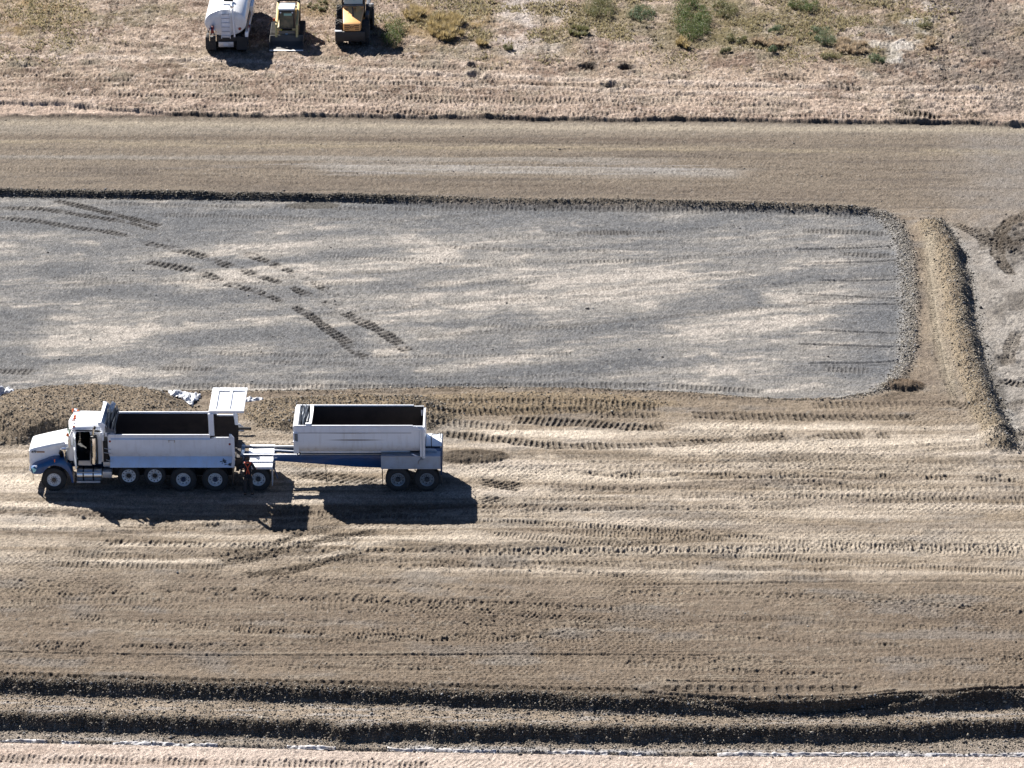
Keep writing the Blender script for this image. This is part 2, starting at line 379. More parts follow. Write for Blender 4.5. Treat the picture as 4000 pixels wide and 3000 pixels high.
for k in range(16):
    r0 = 860 + 630 * (k + _r.random()) / 16; x0_ = _r.uniform(-300, 2000); L_ = _r.uniform(800, 2200); sl_ = _r.uniform(-.10, .03)
    tr([(x0_ + L_ * t, r0 + L_ * t * sl_ + 12 * math.sin(t * 3.1)) for t in (0, .25, .5, .75, 1)], Z_PIT, .45, _r.choice([.2, .28]), _r.uniform(.02, .04), 0, _r.uniform(.05, .25), _r.uniform(.3, .5))
for k in range(9):
    r0 = 515 + 200 * (k + _r.random()) / 9; x0_ = _r.uniform(-300, 1800); L_ = _r.uniform(1200, 2800)
    tr([(x0_ + L_ * t, r0 + L_ * t * .012) for t in (0, .25, .5, .75, 1)], 0, .4, .3, _r.uniform(.02, .035), .8, _r.uniform(.1, .35), .4)
for (a, b_) in ():
    tr([(a - 70, b_ - 25), (a, b_), (a + 60, b_ + 45), (a + 140, b_ + 60)], 0, .8, .26, .10, .4, .7, .25, 1)
h = np.zeros_like(x)
m_field = sst(-.05, .22, y - yF)
h += Z_FIELD * m_field
lump = np.exp(-((y - yF - .25) / .35) ** 2); h += lump * (.05 + .12 * n2) * sst(-.3, .5, fbm(x / 4, x * 0, 8, 2) + .3)
pX, pY = curve(PIT, 0)
dpit = segdist(x, y, (pX, pY)) + .06 * n2 + .05 * n1
north = (y > (pY[1] + pY[10]) * .5 - 3).astype(float)
upx = toz(x, y, 0)[0]; wedge = np.where(y > np.interp(x, pX[:9], pY[:9]) - 1.2, .30 + .60 * sst(1450, 1800, upx) - .32 * sst(2500, 2800, upx) + .16 * (1 + n1), .9)
m_pit = sst(0, 1, dpit / wedge)
h += Z_PIT * m_pit
h += .09 * np.exp(-((dpit + .12) / .22) ** 2) * sst(-.2, .4, fbm(x / 2.5, y / 2.5, 9, 3) + .1)       # little windrow round the pit
m_b1 = sst(0, .58, yB1 - y + .12 * n2); m_b2 = sst(0, .56, yB2 - y + .12 * n2); m_t = sst(0, .05, yT - y)
h += Z_L1 * m_b1 + (Z_L2 - Z_L1) * m_b2
h += .05 * np.exp(-((y - yB1 - .15) / .28) ** 2) + .06 * np.exp(-((y - yB2 - .15) / .25) ** 2)
h -= .10 * np.exp(-((y - yT - .12) / .08) ** 2)
# berm
bX, bY = curve(BERM, .45); o_ = np.argsort(bY); bXs, bYs = bX[o_], bY[o_]
xb = np.interp(y, bYs, bXs); dB = x - xb
endt = sst(bYs[0] - .8, bYs[0] + .8, y) * (1 - sst(bYs[-1] - 1.5, bYs[-1] + 1.0, y))
dB = dB + .16 * fbm(y / 1.3, x * 0 + 2, 10, 3) + .12 * n2
prof = np.where(dB < 0, sst(-1.25, 0, dB), 1 - sst(0, .72, dB))
m_berm = prof * endt; h += .56 * m_berm * (1 + .30 * n1 + .25 * fbm(x / 3, y / 2.2, 13, 2))
# mounds
def mound(px, py, z, rx, ry, hh, seed, pw=2):
    global h
    X, Y = gr(px, py, z); q = (np.abs((x - X) / rx)) ** pw + (np.abs((y - Y + .0) / ry)) ** pw
    q = q + .25 * fbm((x) / 1.5, y / 1.5, seed, 3)
    m = np.clip(1 - q, 0, 1); m = sst(0, .85, m); h = h + hh * m; return sst(0, .25, m)
mm = mound(330, 1605, .3, 5.6, 3.6, .66, 201, 2.2)
mm = np.maximum(mm, mound(90, 1650, .2, 3.5, 2.4, .25, 202))
mr = mound(1380, 1605, .2, 5.4, 2.6, .34, 203, 2.2)
mr2 = mound(2050, 1568, .1, 7.5, 1.5, .12, 204, 2.0)
mk = mound(1850, 1775, .1, 1.9, .9, .18, 205)
mc = mound(3530, 1500, .1, 1.2, .7, .22, 206)
for (px, py, rx) in ((2300, 262, .55), (2450, 268, .5), (1850, 258, .3), (1860, 292, .4), (2390, 333, .5)):
    X, Y = gr(px, py, Z_FIELD); q = ((x - X) / rx) ** 2 + ((y - Y) / .5) ** 2
    h -= .38 * np.exp(-q * 1.6); h += .10 * np.exp(-((np.sqrt(q) - 1.35) / .35) ** 2)
# churned earth at the far right of the field
m_ch = sst(3330, 3560, toz(x, y, Z_FIELD)[0] + 90 * n1) * m_field * (1 - sst(420, 460, toz(x, y, Z_FIELD)[1]))
h += m_ch * (.10 * fbm(x / .45, y / .6, 330, 3) + .05 * fbm(x / .18, y / .2, 331, 2))
h += m_field * .09 * fbm(x / 1.1, y / .6, 332, 4)
uR = toz(x, y, 0)[0]; vR = toz(x, y, 0)[1]
m_chr = sst(3800, 3900, uR + 70 * n1) * sst(800, 880, vR) * (1 - sst(1850, 1980, vR)) * sst(-.15, .25, fbm(x / 1.6, y / 2.6, 335, 3))
h += m_chr * (.09 * fbm(x / .5, y / .5, 336, 3) + .05 * fbm(x / .2, y / .25, 337, 2))
h += np.exp(-(((uR - 3965) / 75) ** 2 + ((vR - 950) / 85) ** 2) ** 2) * (.08 + .12 * fbm(x / .4, y / .4, 338, 3))
# left excavated bench by the field edge
bx0, by0 = gr(0, 425, .1)
X1 = gr([-500, 250, 430, 700], [400, 400, 425, 445], .1)
yb = np.interp(x, X1[0], X1[1], right=0); m_bench = np.where(x < X1[0][3], sst(0, .25, yb - y) * m_field * sst(0, .6, X1[0][3] - x), 0)
h -= .16 * m_bench
# ---- relief of each surface
m_low = sst(0, 1, yB2 - y)
soft = m_field * (1 - m_bench)
h += soft * (.045 * n1 + .045 * n2 + .05 * n3) + (1 - soft) * (.012 * n1 + .010 * n2 + .010 * n3)
fill = np.clip(mm + mr + mr2 * .8 + mk + m_berm + mc, 0, 1)
h += fill * (.03 * n2 + .028 * n3)
steep = np.clip(np.exp(-((y - yB1 + .25) / .45) ** 2) + np.exp(-((y - yB2 + .25) / .45) ** 2) + np.exp(-((dpit - .15) / .22) ** 2) * .8, 0, 1)
h += steep * (.05 * n3 + .05 * n2)
h += (1 - m_field) * (1 - m_pit) * .014 * st2 + m_pit * .008 * st2
# padfoot roller dimples on the haul road
m_road = (1 - m_field) * (1 - m_pit) * (1 - m_b1) * (1 - np.clip(fill, 0, 1))
south = sst(0, 1, pY[15] - .5 - y)
jx = x / .26 + .35 * vn(x / .5, y / .5, 300) + .5 * np.floor(y / .19 % 2); jy = y / .19 + .3 * vn(x / .6, y / .6, 301)
dim = np.clip(np.sin(2 * np.pi * jx) * .5 + np.cos(2 * np.pi * jy) * .5, 0, 1) ** 1.5
dm = np.clip(.45 + 1.2 * fbm(x / 5, y / 2, 302, 3), 0, 1) * (south + .25) * m_road + .25 * m_pit * np.clip(fbm(x / 5, y / 3, 303, 3) * 2, 0, 1)
h -= dim * dm * .055
h += .020 * vn(x / .09, y / .15, 310) * (.6 + .9 * (m_field + fill * .6)).clip(0, 1.4) + .012 * vn(x / .19, y / .25, 311) * (1 - m_pit)
h += south * m_road * .018 * fbm(x / .9, y / .16, 312, 3)
# ruts running along the road
def rut(pts, z, wd, dp, dk=None):
    global h
    X, Y = curve(pts, z); X, Y = catm(X, Y); yc_ = np.interp(x, X, Y, left=-999, right=-999)
    g_ = np.exp(-((y - yc_) / wd) ** 2) - .6 * np.exp(-((y - yc_ - 1.6 * wd) / wd) ** 2) - .5 * np.exp(-((y - yc_ + 1.8 * wd) / wd) ** 2)
    h -= dp * g_; return np.exp(-((y - yc_) / wd) ** 2)
rut([(2500, 2705), (2750, 2730), (3000, 2738), (3300, 2732), (3600, 2712), (3900, 2700)], 0, .14, .12)
rut([(2500, 2720), (2750, 2742), (3100, 2757), (3400, 2745), (3650, 2720), (4000, 2688)], 0, .13, .12)
rut([(2600, 2700), (3000, 2728), (3300, 2722), (3500, 2700)], 0, .10, .07)
rut([(-100, 2068), (300, 2072), (520, 2080)], 0, .16, .05); rut([(-100, 1990), (200, 1995), (420, 2010)], 0, .2, .04)
rut([(-100, 2545), (900, 2560), (2000, 2556), (2800, 2560)], 0, .07, .05); rut([(2600, 2660), (3000, 2664)], 0, .06, .05)
rut([(1300, 2125), (2400, 2150), (3400, 2155)], 0, .16, .03)
rut([(2600, 1875), (3000, 1862), (3400, 1868)], 0, .15, .04)
rut([(2400, 2285), (3200, 2275), (4000, 2270)], 0, .1, .03)
rut([(0, 262), (900, 240), (1500, 285), (2300, 318), (3400, 350), (4050, 352)], Z_FIELD, .3, .07)
rut([(1400, 320), (2300, 358), (3000, 376), (4000, 392)], Z_FIELD, .3, .06)
for k, (r0, r1) in enumerate(((975, 955), (1030, 1012), (1096, 1092), (1150, 1170), (1186, 1188), (1290, 1304), (1345, 1358), (1420, 1410))):
    rut([(3120 + 40 * (k % 3), r0), (3400, (r0 + r1) / 2 + 3), (3545, r1)], P_, .10, .06)

h += np.random.default_rng(9).uniform(-1, 1, len(x)) * (.007 + .010 * m_field * (1 - m_bench) + .006 * fill - .002 * m_pit)
# shade inside the field's holes is put into the soil colour later
# ---- write the tracks into the relief
dark = np.zeros_like(x); rag_ = np.zeros_like(x); tmask = np.zeros_like(x)
for (pts, z, w_, p, d, sk, dk, patch, rg) in TR:
    X, Y = curve(pts, z); X, Y = catm(X, Y)
    sel = np.where((x > X.min() - 1) & (x < X.max() + 1) & (y > Y.min() - 1) & (y < Y.max() + 1))[0]
    if len(sel) == 0: continue
    xs, ys = x[sel], y[sel]; best = np.full(xs.shape, 1e9); U = np.zeros_like(xs); V = np.zeros_like(xs); s0 = 0
    for i in range(len(X) - 1):
        dx, dy = X[i + 1] - X[i], Y[i + 1] - Y[i]; L = math.hypot(dx, dy) + 1e-9
        tt = ((xs - X[i]) * dx + (ys - Y[i]) * dy) / L; t = np.clip(tt, 0, L)
        dd = np.hypot(xs - X[i] - t * dx / L, ys - Y[i] - t * dy / L)
        b = dd < best; best[b] = dd[b]; U[b] = (s0 + t)[b]; V[b] = ((-(xs - X[i]) * dy + (ys - Y[i]) * dx) / L)[b]; s0 += L
    wob = 1 + .25 * vn(U / .8, V * 0 + 5, 400)
    m = (1 - sst(w_ * .42 * wob, w_ * .56 * wob, best))
    m *= np.clip(sst(0, .6, U) * sst(0, .6, s0 - U) + .0, 0, 1)
    if patch: m *= sst(patch - .30, patch + .12, .5 + .7 * fbm(U / 1.1 + 40 * len(pts), V * 0 + s0, 410, 3) + .35 * fbm(U / .5, V / .35, 411, 3))
    ph = (U + sk * V * .6) / p + .12 * vn(U / .3, V / .3, 420)
    c = .5 + .5 * np.cos(2 * np.pi * ph); bar = sst(.45, .85, c)
    gap = 1 - .7 * np.exp(-(V / (w_ * .07)) ** 2)
    h[sel] += m * (-.35 * d + d * (1.0 * bar * gap - .5) ) * .95
    if rg: h[sel] += m * .03 * n3[sel] * 2
    tmask[sel] = np.maximum(tmask[sel], m)
    dark[sel] = np.maximum(dark[sel], m * dk * (.6 + .4 * (1 - bar)))

# ---- soil colours (albedo)
K = 1 / 2.22
def mixc(c, col, m):
    return c * (1 - m[:, None]) + np.array(lin(col, K))[None, :] * m[:, None]
one = np.ones((len(x), 1))
col = one * np.array(lin((166, 149, 127), K))[None, :]
px_, py_ = toz(x, y, 0)
# haul road: pale dust, darker damp soil
col = mixc(col, (132, 116, 100), np.clip(.5 + 1.3 * st + .5 * n1, 0, 1) * .75)
low_part = sst(2120, 2420, py_ + 90 * n1 + 60 * st)
pale = np.clip(.55 + 1.6 * st + .7 * big, 0, 1) * sst(1600, 1690, py_) * (1 - low_part)
col = mixc(col, (228, 213, 192), pale * .75)
col = mixc(col, (232, 216, 198), np.clip(sst(.05, .45, st2 * .6 + st * .8) * sst(1700, 1760, py_) * (1 - sst(1900, 2150, py_)), 0, 1) * .6)
col = mixc(col, (144, 127, 108), low_part * (.8 + .2 * st))
col = mixc(col, (176, 162, 142), low_part * sst(.1, .5, st2 * .7 + n1 * .4) * .6)
col = mixc(col, (150, 148, 146), sst(.15, .5, fbm(x / 3, y / 1.2, 500, 4)) * .35 * (1 - m_field))
# north road
nr = (1 - m_field) * (y > np.interp(x, pX[:9], pY[:9])).astype(float) * sst(200, 0, py_ - 800 - 60)
col = mixc(col, (143, 129, 112), nr)
col = mixc(col, (120, 108, 96), nr * sst(.0, .5, st + .3 * st2) * .8)
col = mixc(col, (186, 170, 140), nr * np.exp(-((py_ - 555 - .01 * px_) / 12) ** 2) * .6 * sst(-.4, .2, st2))
col = mixc(col, (176, 166, 150), nr * np.exp(-((py_ - 500) / 22) ** 2) * .55)
col = mixc(col, (182, 178, 176), nr * np.exp(-((py_ - 660) / 26) ** 2) * sst(.0, .5, st2 + .3 * st + .3 * n1) * .6 * sst(500, 1200, px_) * (1 - sst(2600, 3000, px_)))
col = mixc(col, (165, 162, 160), sst(3600, 3900, px_ + 120 * n1) * sst(2000, 1500, py_) * sst(480, 560, py_) * .6 * (.6 + .4 * n2))
# right of the berm and strip beside it
col = mixc(col, (188, 182, 174), sst(3740, 3860, px_ - (py_ - 900) * .12) * sst(860, 940, py_) * (1 - sst(1600, 1750, py_)) * .7)
# pit: blue-grey gravel with pale dusty patches
col = mixc(col, (132, 132, 133), m_pit)
ur = x * .985 + y * .17; vr = -x * .17 + y * .985          # the blade worked slightly across the pad
swp = fbm(ur / 6 + .5 * n1, vr / 1.7 + .4 * n1, 521, 5, .6)
swp = swp + .35 * np.exp(-(((px_ - 2650) / 700) ** 2 + ((py_ - 1080) / 150) ** 2)) + .3 * np.exp(-(((px_ - 3000) / 420) ** 2 + ((py_ - 1320) / 90) ** 2)) - .3 * np.exp(-(((px_ - 2420) / 180) ** 2 + ((py_ - 1330) / 120) ** 2)) + .25 * np.exp(-(((px_ - 900) / 500) ** 2 + ((py_ - 960) / 70) ** 2)) - .2 * np.exp(-(((py_ - 830) / 50) ** 2))
pit_p = sst(-.22, .42, swp + .25 * st2)
col = mixc(col, (180, 174, 165), m_pit * pit_p * .75)
col = mixc(col, (218, 208, 196), m_pit * sst(.2, .55, swp + .5 * fbm(ur / 1.6, vr / .35, 530, 4)) * .75)
col = mixc(col, (104, 107, 112), m_pit * sst(.1, .5, -swp + .3 * n2) * .6)
col = mixc(col, (116, 120, 126), m_pit * (sst(1000, 800, py_) * .3 + sst(3200, 3450, px_) * .5))
ell = ((px_ - 1222) / 110) ** 2 + ((py_ - 812 + 26) / 13) ** 2
col = mixc(col, (92, 88, 80), m_pit * (1 - sst(.8, 1.1, ell)) * .8)
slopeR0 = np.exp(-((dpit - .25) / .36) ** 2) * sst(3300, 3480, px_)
# fill
col = mixc(col, (156, 138, 114), mm * .85); col = mixc(col, (158, 138, 108), np.clip(mr + mr2, 0, 1) * .8)
col = mixc(col, (150, 140, 124), mr * sst(1400, 1900, px_) * sst(1600, 1680, py_) * .7)
col = mixc(col, (102, 88, 70), np.clip(mk, 0, 1) * .9)
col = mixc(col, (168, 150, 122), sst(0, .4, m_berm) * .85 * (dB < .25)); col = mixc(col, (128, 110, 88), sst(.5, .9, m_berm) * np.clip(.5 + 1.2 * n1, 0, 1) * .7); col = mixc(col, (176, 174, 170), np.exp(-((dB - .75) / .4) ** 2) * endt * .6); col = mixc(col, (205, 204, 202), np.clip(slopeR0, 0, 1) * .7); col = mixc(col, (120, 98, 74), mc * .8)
col = mixc(col, (198, 184, 160), np.exp(-((px_ - np.interp(py_, [860, 1300, 1560], [3620, 3660, 3730])) / 26) ** 2) * sst(900, 960, py_) * (1 - sst(1500, 1600, py_)) * .8)
# steps on the camera side
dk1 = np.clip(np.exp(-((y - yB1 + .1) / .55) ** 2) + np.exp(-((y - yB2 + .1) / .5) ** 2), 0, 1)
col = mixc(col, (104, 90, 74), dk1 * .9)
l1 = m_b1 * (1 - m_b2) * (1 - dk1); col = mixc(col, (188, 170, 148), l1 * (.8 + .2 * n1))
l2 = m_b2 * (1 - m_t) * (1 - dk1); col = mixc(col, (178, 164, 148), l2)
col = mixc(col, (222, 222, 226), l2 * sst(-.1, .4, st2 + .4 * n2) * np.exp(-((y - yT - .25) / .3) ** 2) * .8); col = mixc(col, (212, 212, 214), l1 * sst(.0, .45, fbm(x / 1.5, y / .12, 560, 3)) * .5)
col = mixc(col, (236, 216, 200), m_t)
col = mixc(col, (205, 180, 162), m_t * sst(0, .5, st + .4 * n2) * .6)
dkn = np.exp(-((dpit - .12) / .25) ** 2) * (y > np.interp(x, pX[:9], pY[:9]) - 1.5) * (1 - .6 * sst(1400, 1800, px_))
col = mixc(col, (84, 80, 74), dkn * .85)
# field: pinkish stubble with brown earth
fc = one * np.array(lin((198, 177, 158), K))[None, :]
def mf(col_, m):
    global fc
    fc = fc * (1 - m[:, None]) + np.array(lin(col_, K))[None, :] * m[:, None]
mf((132, 108, 92), np.clip(.45 + 1.5 * fbm(x / 1.7, y / 1.4, 600, 5, .6) + .5 * n2, 0, 1) * .85)
mf((128, 120, 84), sst(.0, .5, fbm(x / 2.6, y / 3.2, 604, 5, .6)) * sst(380, 150, py_) * .6)
mf((152, 146, 128), sst(.1, .5, fbm(x / 2.0, y / 2.2, 607, 4, .6)) * .5)
mf((234, 216, 202), sst(.1, .55, fbm(x / .35, y / .55, 610, 4, .7)) * .7)
mf((120, 110, 102), m_ch * np.clip(.45 + 1.4 * fbm(x / 1.6, y / 2.2, 605, 4), 0, 1) * .9)
mf((226, 215, 208), sst(0, .5, fbm(x / 1.2, y / 3.5, 620, 3) + .1) * np.exp(-((px_ - 2060) / 200) ** 2) * sst(300, 150, py_) * .8)
mf((226, 220, 212), sst(0, .4, fbm(x / 1, y / 1.5, 630, 3)) * np.exp(-((px_ - 3520) / 160) ** 2) * sst(330, 250, py_) * .8)
mf((156, 132, 92), sst(.05, .5, fbm(x / 1.8, y / 2.4, 640, 4)) * sst(330, 150, py_) * np.exp(-((px_ - 1750) / 420) ** 2) * .8)
mf((118, 112, 74), sst(.05, .5, fbm(x / 1.8, y / 2.4, 650, 4) + .1) * sst(330, 150, py_) * np.exp(-((px_ - 2750) / 520) ** 2) * .7)
mf((124, 118, 88), sst(.1, .5, fbm(x / 2.4, y / 2.4, 660, 4)) * sst(200, 60, py_) * sst(700, 0, px_) * .7)
mf((240, 222, 206), np.exp(-((py_ - np.interp(px_, [0, 900, 1500, 2300, 3400, 4000], [228, 245, 286, 322, 352, 356])) / 9) ** 2) * .7 * sst(-.5, .1, n2))
mf((240, 222, 206), np.exp(-((py_ - np.interp(px_, [1300, 2300, 3000, 4000], [322, 360, 378, 396])) / 9) ** 2) * .6 * sst(1200, 1500, px_) * sst(-.5, .1, n2))
mf((226, 204, 188), sst(350, 420, py_) * np.clip(.5 + st2, 0, 1) * .6)
for (a, b_) in ((2300, 266), (2450, 272)): mf((66, 56, 48), np.exp(-(((px_ - a) / 36) ** 2 + ((py_ - b_) / 9) ** 2)) * .9)  # dark inside of the holes, painted as shade
mf((214, 190, 172), m_bench * np.clip(.4 + 1.5 * n2, 0, 1) * .8)
col = col * (1 - m_field[:, None]) + fc * m_field[:, None]
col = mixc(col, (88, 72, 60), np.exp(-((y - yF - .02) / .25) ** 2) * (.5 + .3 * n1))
def lane(pts, z, wpx, c_, k):
    global col
    yl = np.interp(px_, [p[0] for p in pts], [p[1] for p in pts]); e = sst(pts[0][0] - 150, pts[0][0] + 150, px_ + 200 * n1) * (1 - sst(pts[-1][0] - 150, pts[-1][0] + 150, px_ + 200 * n1))
    col = mixc(col, c_, np.clip(np.exp(-((py_ - yl) / wpx) ** 2) * 1.3 + .55 * st2 - .15 + .3 * n2, 0, 1) * np.exp(-((py_ - yl) / (wpx * 1.4)) ** 4) * e * k)
PL = (248, 232, 210); DL = (118, 102, 86)
for pts, wpx, c_, k in (([(-200, 1880), (150, 1880)], 22, PL, .8), ([(-200, 1968), (250, 1975)], 14, PL, .7), ([(1780, 1840), (2200, 1860), (2700, 1880)], 26, PL, .7), ([(1800, 1692), (2500, 1698)], 20, PL, .9), ([(2650, 1665), (3400, 1670)], 14, PL, .8),
    ([(2500, 1765), (3900, 1720)], 22, PL, .6), ([(480, 2130), (1450, 2120)], 10, PL, .8), ([(330, 2192), (950, 2192)], 10, PL, .8), ([(1230, 2180), (1480, 2120)], 14, PL, .8), ([(-200, 2045), (900, 2100), (2000, 2098)], 12, PL, .6), ([(2400, 2150), (4200, 2140)], 16, PL, .5), ([(1500, 2225), (4200, 2240)], 10, PL, .4),
    ([(-200, 2072), (760, 2082)], 12, DL, .8), ([(-200, 1998), (430, 2004)], 12, DL, .7), ([(2250, 1905), (3600, 1868)], 16, DL, .6), ([(2900, 1975), (4200, 1925)], 18, DL, .5), ([(2000, 2070), (4200, 2052)], 14, DL, .5), ([(1000, 1990), (2600, 1975)], 14, DL, .4), ([(-200, 2250), (4200, 2300)], 16, DL, .3), ([(-200, 2400), (4200, 2420)], 20, DL, .35), ([(-200, 2520), (4200, 2540)], 20, DL, .3),
    ([(-300, 475), (4200, 512)], 12, (196, 182, 158), .6), ([(-300, 535), (3000, 548)], 9, DL, .6), ([(500, 700), (3400, 760)], 22, (124, 110, 96), .6), ([(1200, 650), (2900, 676)], 22, (196, 192, 186), .45), ([(-300, 610), (2600, 625)], 10, (170, 165, 158), .5)):
    lane(pts, 0, wpx, c_, k)
col = mixc(col, (92, 82, 72), np.exp(-(((px_ - 3965 + 25 * n1) / 75) ** 2 + ((py_ - 950 + 30 * n2) / 85) ** 2) ** 2) * np.clip(.7 + n2, 0, 1) * .9)
col = mixc(col, (84, 76, 68), sst(3790, 3900, px_ + 60 * n1) * sst(.0, .4, fbm(x / 1.3, y / 2.2, 550, 4)) * sst(820, 900, py_) * sst(1800, 1600, py_) * .6)
col = mixc(col, (92, 80, 66), np.clip(dark, 0, 1) * (1 - .35 * m_pit))
col = mixc(col, (70, 69, 68), np.clip(dark * m_pit, 0, 1) * .7)
spk = vn(x / .055, y / .11, 700) * .6 + vn(x / .12, y / .2, 701) * .55
wn = np.random.default_rng(8).uniform(-1, 1, len(x))
col *= (1 + (.20 + .10 * m_pit + .25 * m_field) * spk + .22 * n3 + (.26 + .10 * m_pit) * wn)[:, None]
fl = sst(.62, .95, vn(x / .10, y / .16, 702)) * (.35 + .25 * m_pit + .4 * steep); col = mixc(col, (208, 204, 196), np.clip(fl, 0, 1) * .7)
fd = sst(.6, .95, vn(x / .11, y / .17, 703)) * .45; col = col * (1 - fd * .55)[:, None]
for (a, b_, w_, d_) in ((1740, 110, 110, 70), (1620, 60, 70, 45), (1530, 140, 60, 60), (1880, 100, 60, 70), (2350, 50, 110, 60), (2260, 120, 60, 50), (2510, 60, 100, 45), (2710, 90, 110, 110), (2840, 110, 110, 110), (3020, 120, 130, 80), (3150, 40, 100, 50), (3240, 180, 90, 60), (3380, 230, 120, 40), (3450, 60, 130, 60), (3620, 150, 60, 70), (1240, 45, 80, 40), (150, 60, 200, 60), (30, 130, 90, 40)):
    q = ((px_ - a + 30 * n1) / w_) ** 2 + ((py_ - b_ + 20 * n2) / d_) ** 2
    col = mixc(col, (128, 116, 76) if a > 1900 else (160, 134, 84), m_field * np.exp(-q ** 2) * np.clip(.6 + 1.2 * n2, 0, 1) * .8)
col = col * np.array([1.0, .99, .985])[None, :]
gl = col @ np.array([.3, .5, .2]); col = gl[:, None] + (col - gl[:, None]) * (.90 + .08 * m_field)[:, None]
col = np.clip(col, .01, .74)

def grid_mesh(name, X, Y, Zv, colr):
    nr_, nc_ = X.shape; nv = nr_ * nc_
    me = bpy.data.meshes.new(name); me.vertices.add(nv)
    me.vertices.foreach_set('co', np.stack([X.ravel(), Y.ravel(), Zv.ravel()], 1).astype(np.float32).ravel())
    a = (np.arange(nr_ - 1)[:, None] * nc_ + np.arange(nc_ - 1)[None, :]).ravel()
    q = np.stack([a, a + 1, a + nc_ + 1, a + nc_], 1).astype(np.int32)
    me.loops.add(q.size); me.polygons.add(len(q))
    me.loops.foreach_set('vertex_index', q.ravel())
    me.polygons.foreach_set('loop_start', np.arange(0, q.size, 4, dtype=np.int32))
    me.polygons.foreach_set('loop_total', np.full(len(q), 4, np.int32))
    me.update(); me.validate()
    at = me.attributes.new('soil', 'FLOAT_COLOR', 'POINT')
    at.data.foreach_set('color', np.concatenate([colr, np.ones((nv, 1))], 1).astype(np.float32).ravel())
    me.polygons.foreach_set('use_smooth', np.ones(len(q), bool))
    return me
# the plain goes on to the horizon, a little below the worked patch's edge
gm = grid_mesh('ground', GX, GY, h.reshape(NR, NC), col)
m = bpy.data.materials.new('earth'); m.use_nodes = True; n = m.node_tree.nodes; l = m.node_tree.links
b = n['Principled BSDF']; b.inputs['Roughness'].default_value = .95; b.inputs['Specular IOR Level'].default_value = .15
at = n.new('ShaderNodeAttribute'); at.attribute_name = 'soil'
g = n.new('ShaderNodeNewGeometry')
t1 = n.new('ShaderNodeTexNoise'); t1.inputs['Scale'].default_value = 17; t1.inputs['Detail'].default_value = 6; t1.inputs['Roughness'].default_value = .8
l.new(g.outputs['Position'], t1.inputs['Vector'])
mr_ = n.new('ShaderNodeMapRange'); mr_.inputs[1].default_value = .3; mr_.inputs[2].default_value = .7; mr_.inputs[3].default_value = .35; mr_.inputs[4].default_value = 1.65
l.new(t1.outputs[0], mr_.inputs[0])
vm = n.new('ShaderNodeVectorMath'); vm.operation = 'SCALE'
l.new(at.outputs['Color'], vm.inputs[0]); l.new(mr_.outputs[0], vm.inputs['Scale']); l.new(vm.outputs[0], b.inputs['Base Color'])
t2 = n.new('ShaderNodeTexNoise'); t2.inputs['Scale'].default_value = 9; t2.inputs['Detail'].default_value = 7; t2.inputs['Roughness'].default_value = .75
l.new(g.outputs['Position'], t2.inputs['Vector'])
bp = n.new('ShaderNodeBump'); bp.inputs['Strength'].default_value = .9; bp.inputs['Distance'].default_value = .09
l.new(t2.outputs[0], bp.inputs['Height']); l.new(bp.outputs[0], b.inputs['Normal'])
gm.materials.append(m)
ground = bpy.data.objects.new('ground', gm); C.objects.link(ground)
tag(ground, 'graded earth and gravel building ground with machine tracks', 'ground', kind='structure')

HG = h.reshape(NR, NC)
def gz(X, Y):
    """height of the ground under points"""
    X = np.asarray(X, float); Y = np.asarray(Y, float)
    j = np.interp(Y, yy, np.arange(NR)); Zq = np.maximum(Y, 60) * cp + H * sp
    i = np.interp(X / Zq, tx, np.arange(NC))
    return HG[np.clip(np.round(j).astype(int), 0, NR - 1), np.clip(np.round(i).astype(int), 0, NC - 1)]
rng = np.random.default_rng(4)
def scatter(name, pts, size, cols, m, flat=.7, label=None, cat=None):
    """many loose stones as one object"""
    N = len(pts); base = np.array([(1, 0, 0), (-1, 0, 0), (0, 1, 0), (0, -1, 0), (0, 0, 1), (0, 0, -1)], float)
    fc_ = np.array([(0, 2, 4), (2, 1, 4), (1, 3, 4), (3, 0, 4), (2, 0, 5), (1, 2, 5), (3, 1, 5), (0, 3, 5)])
    V = base[None] * rng.uniform(.55, 1.25, (N, 6, 1)) + rng.normal(0, .22, (N, 6, 3))
    a = rng.uniform(0, 6.28, N); ca, sa = np.cos(a), np.sin(a)
    V = np.stack([V[..., 0] * ca[:, None] - V[..., 1] * sa[:, None], V[..., 0] * sa[:, None] + V[..., 1] * ca[:, None], V[..., 2] * flat], -1)
    V = V * size[:, None, None] + pts[:, None, :]
    me = bpy.data.meshes.new(name); me.vertices.add(N * 6); me.vertices.foreach_set('co', V.astype(np.float32).ravel())
    q = (fc_[None] + (np.arange(N) * 6)[:, None, None]).astype(np.int32)
    me.loops.add(q.size); me.polygons.add(N * 8); me.loops.foreach_set('vertex_index', q.ravel())
    me.polygons.foreach_set('loop_start', np.arange(0, q.size, 3, dtype=np.int32)); me.polygons.foreach_set('loop_total', np.full(N * 8, 3, np.int32))
    me.update(); at_ = me.attributes.new('soil', 'FLOAT_COLOR', 'POINT')
    cc = np.repeat(np.concatenate([cols, np.ones((N, 1))], 1), 6, 0); at_.data.foreach_set('color', cc.astype(np.float32).ravel())
    me.materials.append(m); o = bpy.data.objects.new(name, me); C.objects.link(o)
    return tag(o, label, cat, kind='stuff')
ms = bpy.data.materials.new('stone'); ms.use_nodes = True; n = ms.node_tree.nodes; l = ms.node_tree.links
b = n['Principled BSDF']; b.inputs['Roughness'].default_value = .9; at = n.new('ShaderNodeAttribute'); at.attribute_name = 'soil'
tn = n.new('ShaderNodeTexNoise'); tn.inputs['Scale'].default_value = 40
mp = n.new('ShaderNodeMapRange'); mp.inputs[3].default_value = .6; mp.inputs[4].default_value = 1.4; l.new(tn.outputs[0], mp.inputs[0])
